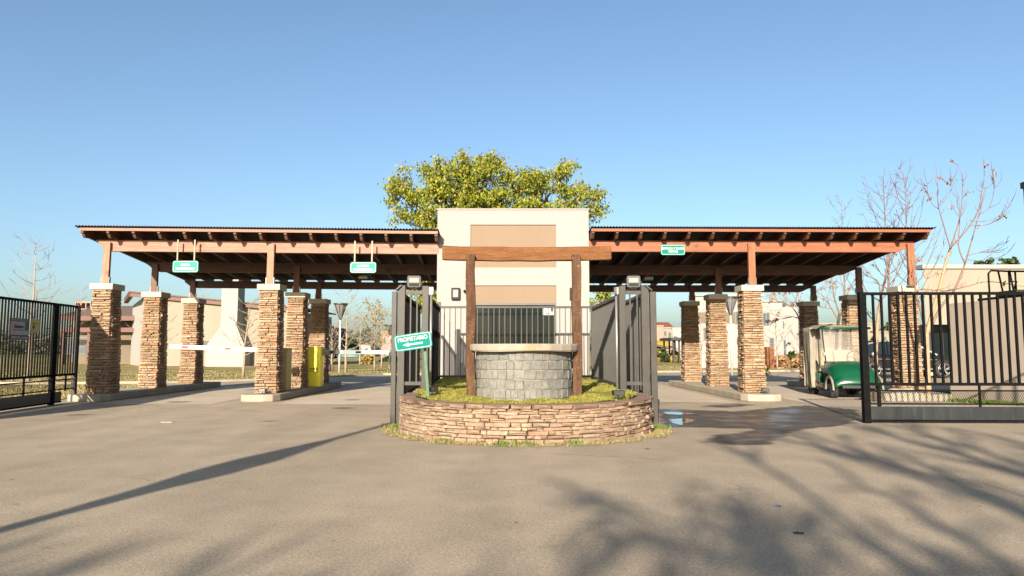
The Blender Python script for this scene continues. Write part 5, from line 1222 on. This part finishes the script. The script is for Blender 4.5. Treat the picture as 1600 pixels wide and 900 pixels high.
# bare trees: central leader with rising side shoots
def leader_tree(label, px_, pyb, pyt, spread, nb, seed, bark_='bark_pale', r0=.06, rise=.7, leaves=None, Y=None, z0f=.25, lean=0, leafn=4, lsz=.14, group='bare young trees behind the entrance', cat='tree', name='bare_tree', twr=.006):
    r = random.Random(seed); g = G(px_, pyb) if Y is None else Vector((P(px_,500,Y).x, Y, 0)); H = P(0,pyt,g.y).z
    t = thing(name, label, cat, g, 0, group)
    pts_ = [Vector((lean*H*(k/8)**1.5+r.uniform(-.03,.03)*H*.12*(k > 0), r.uniform(-.02,.02)*H*.1, H*k/8)) for k in range(9)]
    mb = MB(); mb.tube(pts_, [max(twr, r0*(1-k/8.6)) for k in range(9)], 7); mb.build('trunk', M[bark_], t)
    br = MB(); tips_ = []
    for k in range(nb):
        f = z0f+(1-z0f)*(k+.5)/nb*.95; i = min(7, int(f*8)); p0 = pts_[i].lerp(pts_[i+1], f*8-i)
        a = k*2.4+r.uniform(-.5,.5); L = spread*(1-f*.62)*r.uniform(.6,1.25); rs = rise*r.uniform(.5,1.5)
        d = Vector((math.cos(a), math.sin(a)*.8, 0)); q = [p0]
        for s_ in (1, 2, 3): q.append(p0+d*L*(s_/3)+Vector((r.uniform(-.06,.06), r.uniform(-.06,.06), 0))*L+Vector((0,0,L*rs*(s_/3)**1.6)))
        rb = max(twr, r0*.35*(1-f*.6)); br.tube(q, [rb, rb*.8, rb*.6, twr*.7], 4, caps=False); tips_.append(q[-1])
        for m_ in range(r.randint(3, 5)):
            f2 = r.uniform(.25,.95); j = min(2, int(f2*3)); p1 = q[j].lerp(q[j+1], f2*3-j); L2 = L*r.uniform(.2,.5); a2_ = a+r.choice((-1,1))*r.uniform(.3,1.1)
            q2 = p1+Vector((math.cos(a2_)*L2, math.sin(a2_)*L2, L2*r.uniform(.2,1.1))); mid = p1.lerp(q2,.5)+Vector((0,0,-L2*.06))
            br.tube([p1, mid, q2], [twr, twr*.9, twr*.6], 3, caps=False); tips_ += [q2, mid]
            if r.random() < .5: br.tube([mid, mid+Vector((r.uniform(-.3,.3), r.uniform(-.3,.3), r.uniform(.1,.5)))*L2], [twr*.8, twr*.5], 3, caps=False)
    br.build('branches', M[bark_], t, fix=False)
    if leaves: o = leaf_mesh('leaves', [g+p for p in tips_ if r.random() < .8], lsz, leaves, seed+1, .6, .12, leafn, t); o['kind'] = 'stuff'
    return t
leader_tree('bare leafless tree rising above the left gate', 50, 0, 376, 1.9, 26, 1, Y=27, r0=.075, rise=.55, z0f=.28, bark_='bark_pale')
leader_tree('thin bare sapling top just above the fence left of the first column', 124, 0, 448, 1.2, 14, 2, Y=42, r0=.05)
leader_tree('small bare tree on the grass in front of the cream house chimney', 380, 588, 468, 1.3, 22, 3, r0=.075, lean=.06, bark_='bark_pale', twr=.009)
leader_tree('thin bare tree at the clubhouse corner behind the second column', 238, 586, 452, 1.5, 20, 33, r0=.04, twr=.007)
leader_tree('faint bare tree rising left of the wooden post of the second column', 318, 0, 432, 1.4, 16, 34, Y=60, r0=.05, twr=.01)
leader_tree('tall bare tree just right of the left street lamp', 540, 583, 452, 1.5, 24, 4, r0=.07, twr=.009)
leader_tree('slim bare tree between the left street lamp and the golden tree', 562, 571, 478, 1.5, 18, 5, r0=.07, twr=.012)
leader_tree('bare tree with sparse golden leaves left of the planter posts', 585, 580, 482, 1.3, 26, 6, r0=.06, rise=1.6, leaves='leaf_gold', leafn=3, lsz=.11, twr=.011)
leader_tree('thin bare tree just behind the golden tree, left of the planter posts', 596, 575, 478, 1.3, 18, 7, r0=.06, rise=1.1, twr=.011)
leader_tree('low greyish bare shrub against the dark block', 518, 575, 512, 1.2, 22, 8, r0=.06, rise=1.4, bark_='bark_pale', twr=.015, z0f=.1)
leader_tree('small bare tree before the white house between the rear and middle right columns', 1096, 582, 478, 1.1, 20, 9, r0=.06, twr=.009)
leader_tree('small bare tree before the white house just right of the front right column', 1212, 0, 482, 1.5, 20, 10, Y=42, r0=.06, twr=.010)
leader_tree('short leafless treetop above the right canopy roof, leftmost of three', 1322, 0, 312, 1.6, 20, 11, Y=40, r0=.08, rise=1.2, bark_='bark_red', twr=.010, z0f=.45)
leader_tree('bare upright tree above the right canopy, middle one', 1391, 0, 284, 1.6, 30, 12, Y=30, r0=.08, rise=1.5, bark_='bark_red', twr=.009, z0f=.42)
leader_tree('bare upright tree above the right end of the right canopy', 1424, 0, 268, 1.5, 26, 13, Y=28, r0=.08, rise=1.6, bark_='bark_red', twr=.009, z0f=.42)
# near multi-stemmed trees on the right, limbs placed in metres from measured outlines
def limb_tree(label, Y, polys, seed, bark_, leaves, nleaf, group='leaf dropping trees beside the right gate', tw_=1.0, twn=7):
    r = random.Random(seed); b0 = polys[0][0]; base = P(b0[0], b0[1], Y); base.z = 0
    t = thing('limb_tree' if False else 'bare_tree', label, 'tree', base, 0, group); mb = MB(); tm = MB(); ends = []
    for pi, pl_ in enumerate(polys):
        r0, r1 = pl_[-1]; pts_ = []; yo = r.uniform(-.6,.6) if pi else 0
        for i, p in enumerate(pl_[:-1]):
            f = i/(len(pl_)-2); pts_.append(P(p[0], p[1], Y+yo*f))
        if pi == 0: pts_[0].z = 0
        # smooth by subdivision
        sm = []
        for i in range(len(pts_)-1):
            for q in range(4):
                u = q/4; p_1 = pts_[max(i-1,0)]; p0 = pts_[i]; p1 = pts_[i+1]; p2 = pts_[min(i+2,len(pts_)-1)]
                sm.append(.5*((2*p0)+(p1-p_1)*u+(2*p_1-5*p0+4*p1-p2)*u*u+(-p_1+3*p0-3*p1+p2)*u**3))
        sm.append(pts_[-1]); n_ = len(sm); r0 *= .82; r1 *= .82
        (mb if r0 > .045 else tm).tube(sm, [r0+(r1-r0)*(i/(n_-1))**.8 for i in range(n_)], 7 if r0 > .03 else 5)
        if r0 < .06:
            for _ in range(int(twn)):
                i = r.randint(n_//4, n_-2); p = sm[i]; L = r.uniform(.15,.7)*tw_; d = (sm[i+1]-sm[i]).normalized(); sd = Vector((r.uniform(-1,1), r.uniform(-1,1), r.uniform(-.1,.6)))
                e = p+(d*.8+sd)*L*.6; m1 = p.lerp(e,.5)+Vector((0,0,-.05*L)); tm.tube([p, m1, e, e+Vector((0,0,.12))*L+d*L*.3], [.008,.006,.005,.003], 4, caps=False); ends.append(e)
    mb.build('trunk', M[bark_], t, True, fix=False); tm.build('branches', M['bark_red'], t, True, fix=False)
    if leaves:
        o = leaf_mesh('leaves', r.sample(ends, min(nleaf, len(ends))), .075 if Y < 20 else .10, leaves, seed, 1.6, .05, 9, t, .25); o['kind'] = 'stuff'
    return t
limb_tree('pale trunked bare tree with long whips and dry leaf bunches behind the right gate', 17.2, [
 [(1452,626),(1450,590),(1449,555),(1448,520),(.085,.06)],
 [(1448,522),(1456,490),(1468,450),(1478,410),(1486,386),(.06,.035)],
 [(1486,386),(1500,340),(1504,300),(1502,270),(1495,255),(.024,.004)],
 [(1488,384),(1510,360),(1528,330),(1534,300),(1538,275),(1536,245),(.028,.004)],
 [(1486,390),(1474,350),(1466,320),(1465,290),(1462,255),(.024,.004)],
 [(1468,322),(1482,305),(1486,285),(1483,262),(.012,.003)],
 [(1466,326),(1456,318),(1450,300),(1449,285),(.012,.003)],
 [(1450,520),(1470,480),(1490,455),(1505,420),(1520,370),(1533,320),(1540,290),(.05,.006)],
 [(1530,335),(1545,325),(1553,300),(1552,280),(.012,.003)],
 [(1508,412),(1498,385),(1500,340),(1495,315),(1493,285),(.022,.003)],
 [(1448,525),(1440,490),(1432,462),(1428,430),(1424,400),(.045,.02)],
 [(1430,455),(1445,452),(1475,455),(1510,448),(1545,440),(1600,448),(.028,.008)],
 [(1515,345),(1545,345),(1570,330),(1582,312),(.012,.003)],
 [(1515,352),(1540,352),(1560,342),(.010,.003)],
 [(1505,405),(1540,408),(1570,398),(1588,378),(.011,.003)],
 [(1440,452),(1460,415),(1478,378),(.014,.004)],
 [(1510,400),(1530,395),(1555,392),(1576,377),(.010,.003)]], 5, 'bark_tan', 'leaf_autumn', 18, tw_=.7, twn=7)
limb_tree('forked bare tree between the middle and front columns of the right row', 22.5, [
 [(1368,610),(1369,560),(1370,520),(1373,480),(.08,.05)],
 [(1373,482),(1378,455),(1384,430),(1386,405),(1385,380),(.045,.02)],
 [(1374,470),(1362,462),(1352,452),(1345,430),(1342,415),(.03,.008)],
 [(1376,470),(1372,440),(1352,430),(1342,418),(.03,.008)],
 [(1378,468),(1392,450),(1400,430),(1404,405),(.03,.01)],
 [(1380,455),(1388,425),(1396,400),(1398,380),(.02,.006)],
 [(1371,505),(1355,490),(1345,470),(1336,450),(.025,.006)]], 6, 'bark_tan', 'leaf_autumn', 8, tw_=1.0, twn=5)
limb_tree('dark trunked bare tree behind the roof of the golf cart', 30, [
 [(1306,600),(1307,560),(1308,520),(1312,490),(.12,.07)],
 [(1312,492),(1304,465),(1300,440),(1298,410),(.05,.012)],
 [(1312,490),(1322,465),(1330,445),(1345,425),(.05,.012)],
 [(1310,500),(1298,480),(1288,465),(1275,455),(.04,.010)],
 [(1318,475),(1318,450),(1312,430),(1315,410),(.03,.008)],
 [(1300,482),(1285,480),(1270,470),(.02,.006)]], 7, 'bark_dark', 'leaf_autumn', 18, tw_=1.6, twn=8)
limb_tree('leaning bare branchy tree with brown leaves left of the canvas flap', 27, [
 [(1262,606),(1258,560),(1256,530),(1252,505),(.07,.05)],
 [(1252,505),(1245,490),(1235,478),(1215,470),(1195,462),(.04,.008)],
 [(1253,500),(1240,495),(1222,498),(1203,503),(.03,.006)],
 [(1253,500),(1262,480),(1270,462),(1280,450),(.03,.008)],
 [(1240,484),(1232,470),(1222,462),(.02,.006)],
 [(1250,500),(1248,480),(1240,462),(1236,455),(.025,.006)]], 8, 'bark_dark', 'leaf_autumn', 34, tw_=1.5, twn=8)
# distant evergreen masses and hedges
def bush(label, px0, px1, pyt, Y, depth, mat, seed, n_=120, sz=.35, per=18, name='bush', cat='bush', zmin=.1, group=None):
    r = random.Random(seed); a, b = P(px0,pyt,Y), P(px1,pyt,Y); H = a.z; cx_ = (a.x+b.x)/2; rx = (b.x-a.x)/2
    t = thing(name, label, cat, (cx_, Y, 0), 0, group)
    tips_ = []
    while len(tips_) < n_:
        v = Vector((r.uniform(-1,1), r.uniform(-1,1), r.random()))
        if v.length < 1: tips_.append(Vector((cx_+v.x*rx, Y+v.y*depth, zmin+v.z*(H-zmin))))
    mb = MB(); b0 = Vector((cx_, Y, 0)); grow(mb, b0, Vector((0,0,1)), tips_, max(.04, H*.03), n_, r, .45, .1, .012); mb.build('branches', M['bark_dark'], t, True, fix=False)
    o = leaf_mesh('foliage', tips_, sz, mat, seed+1, .5, max(.1, min(rx,H)*.12), per, t); o['kind'] = 'stuff'
bush('round dark green tree far off between the left street lamp and the slim bare tree', 534, 560, 528, 110, 2.5, 'leaf_dark', 61, 110, .55, 20, 'evergreen_tree', 'tree', 1)
bush('grey brown tree mass beside the far dark block', 516, 538, 524, 112, 2.5, 'leaf_grey', 62, 80, .5, 16, 'distant_tree', 'tree', 1)
bush('olive shrub clump under the golden tree', 566, 582, 553, 60, 1, 'leaf_gold', 63, 60, .25)
bush('dark shrub in front of the pink block', 596, 622, 556, 72, 1, 'leaf_dark', 64, 60, .28)
bush('round green hedge bush left of the pergola', 1030, 1041, 542, 68, .8, 'leaf_dark', 65, 60, .26)
bush('pale leafy bush under the pergola', 1047, 1060, 547, 68, .8, 'leaf_gold', 66, 50, .24)
bush('small olive bush beside the right fence post', 1019, 1029, 546, 68, .8, 'leaf_gold', 67, 40, .24)
bush('orange ornamental grass clump before the white modern house', 1211, 1232, 555, 46, .7, 'leaf_autumn', 68, 90, .25)
bush('second orange grass clump left of the canvas flap', 1243, 1259, 555, 46, .7, 'leaf_autumn', 69, 60, .25)
bush('small green shrub between the two orange grass clumps', 1232, 1242, 548, 48, .6, 'leaf_dark', 70, 50, .2)
bush('green tree far behind the car, left of the front column', 1382, 1404, 497, 75, 2, 'leaf_dark', 71, 90, .4, 18, 'evergreen_tree', 'tree', 1)
bush('green treetop above the cream building, left one', 1522, 1556, 402, 52, 1.4, 'leaf_dark', 72, 60, .3, 16, 'evergreen_tree', 'tree', 6.2)
bush('green treetop above the cream building, right one', 1561, 1588, 401, 52, 1.4, 'leaf_dark', 73, 60, .3, 16, 'evergreen_tree', 'tree', 6.2)
bush('little green weed tuft beside the front right column on the road edge', 1192, 1200, 570, 34, .2, 'leaf_olive', 74, 14, .12, 8, 'weed_tuft', 'plant', .02)
# distant tree line to the horizon, one mass
r = random.Random(90); tl_ = []
for k in range(420):
    x = r.uniform(-260, 260); y = r.uniform(170, 210); h = r.uniform(3, 6.5)
    for _ in range(3): tl_.append(Vector((x+r.gauss(0,2), y+r.gauss(0,2), h*r.uniform(.2,.9))))
o = leaf_mesh('distant_woods', tl_, .8, 'leaf_far', 91, .5, 1.3, 46); tag(o, 'low hazy band of distant trees along the horizon', 'woods', kind='stuff')
# grass on the far verges
r = random.Random(44); pts = []
def yedge(x):
    for a, b in zip(edge, edge[1:]):
        if a[0] <= x <= b[0]: return a[1]+(b[1]-a[1])*(x-a[0])/(b[0]-a[0])
    return 40
while len(pts) < 30000:
    x = r.uniform(-26, 24); y = yedge(x)+.2+r.random()**2*14; pts.append((x, y, .02))
tag(blades('lawn_grass', pts, .02, .075, .016, 'blade_dry', 45, 1.0), 'dry winter lawn beyond the road', 'grass', kind='stuff')
pts = [(r.uniform(-16,-11.2), 16.8+r.random()**1.4*7.5, .012) for _ in range(7000)]+[(11.6+r.gauss(0,.35), 15.2+r.random()*3.2, .003) for _ in range(0)]
tag(blades('lawn_grass', pts, .03, .10, .012, 'blade_dry', 46, .8), 'strip of dry grass behind the left gate', 'grass', kind='stuff')
pts = []
for k in range(2600):
    u = r.random(); g = G(1490+110*u, 627+6*u); pts.append((g.x+r.gauss(0,.12)-.1, g.y+r.gauss(0,.15), .003))
for k in range(1500): g = G(1462+r.random()*28, 612+r.random()*10); pts.append((g.x, g.y, .003))
tag(blades('weeds', pts, .03, .10, .010, 'blade_green', 47, .8), 'green weeds at the foot of the taupe block', 'weeds', kind='stuff')
# bits of litter and dead leaves on the asphalt
for k, (x, y, s_, m_, lab) in enumerate(((262,660,.06,'kerb','small broken bit of concrete on the asphalt left of the centre'),(1216,792,.018,'blue_paint','tiny blue scrap on the asphalt in front of the wet patch'),(1247,834,.02,'rubber','small dark flattened scrap on the asphalt, bottom right'),(1012,702,.02,'bark_dark','small dark twig on the asphalt in front of the planter'))):
    g = G(x, y); r2 = random.Random(k); n_ = 9; pl_ = [(s_*(1+r2.uniform(-.35,.35))*1.6*math.cos(2*math.pi*i/n_), s_*(1+r2.uniform(-.35,.35))*math.sin(2*math.pi*i/n_)) for i in range(n_)]
    mb = MB(); mb.prism(pl_, 'z', .001, .008+s_*.12); o = mb.build('litter', M[m_]); o.location = g; tag(o, lab, 'litter')
r = random.Random(77); vs = []; fs = []
for k in range(420):
    x = r.uniform(-8, 9); y = r.uniform(3.5, 15); s_ = r.uniform(.006,.02); a = r.uniform(0,6.28); q = len(vs)
    vs += [(x+s_*math.cos(a), y+s_*math.sin(a), .003), (x+s_*math.cos(a+2), y+s_*math.sin(a+2), .006), (x+s_*math.cos(a+4), y+s_*math.sin(a+4), .004+s_*.4)]; fs.append((q,q+1,q+2))
mb = MB(); mb.add(vs, fs); o = mb.build('leaf_crumbs', M['leaf_autumn'], fix=False); tag(o, 'scattered crumbs of dead leaf on the asphalt', 'leaves', kind='stuff')

# ---------------------------------------------------------------- what stands behind the camera and casts the long shadows
bp = Vector((-2.06-.2126*15.06, -3.0, 0))
t = thing('utility_pole', 'concrete utility pole with a transformer, behind the camera, throwing the long shadow', 'utility pole', bp)
mb = MB(); mb.tube([(0,0,0),(0,0,5.85)], [.10,.06], 12); mb.build('pole', M['concrete_pole'], t)
mb = MB(); mb.lathe([(.09,3.3),(.15,3.65),(.25,3.95),(.27,4.25),(.19,4.55),(.08,4.95)], 14); mb.build('transformer', M['lamp_grey'], t)
def shade_tree(label, bx, by, lobes, n_, seed, leaves_n, r0):
    r = random.Random(seed); t = thing('shade_tree', label, 'tree', (bx, by, 0)); b0 = Vector((bx, by, 0)); fk = b0+Vector((.1,.1,2.6))
    mb = MB(); mb.tube([b0, fk], [r0*1.2, r0], 9); mb.build('trunk', M['bark_dark'], t, True, fix=False)
    tp = ell_tips(n_, lobes, r, .3); mb = MB(); grow(mb, fk, Vector((0,0,1)), tp, r0, n_, r, .42, .16, .032); mb.build('limbs', M['bark_dark'], t, True, fix=False)
    o = leaf_mesh('crown', r.sample(tp, min(leaves_n, len(tp))) or tp[:3], .14, 'leaf_dark', seed, .6, .22, 9, t); o['kind'] = 'stuff'
shade_tree('large bare limbed tree behind the camera shading the lower right asphalt', .4, -15, [(-1.1,-14.0,6.6,1.5,1.8,.5),(.2,-14,7.9,1.9,2,.8),(2.2,-14,9.0,1.7,1.6,.7),(-1.6,-14,7.3,1.3,1.6,.5),(1.4,-14,6.9,1.5,1.8,.8),(-2.9,-14,7.6,1.4,1.6,.6),(-1.0,-14,9.2,1.6,1.5,.5),(1.0,-14,9.8,1.7,1.5,.5)], 250, 3, 0, .40)
shade_tree('second leafless tree behind the camera, to the left', -6.6, -20, [(-5.6,-19,8.5,2.0,2,.3),(-3.4,-19,9.0,1.6,2,.4),(-8,-19,8.7,1.4,1.6,.3)], 120, 4, 0, .2)
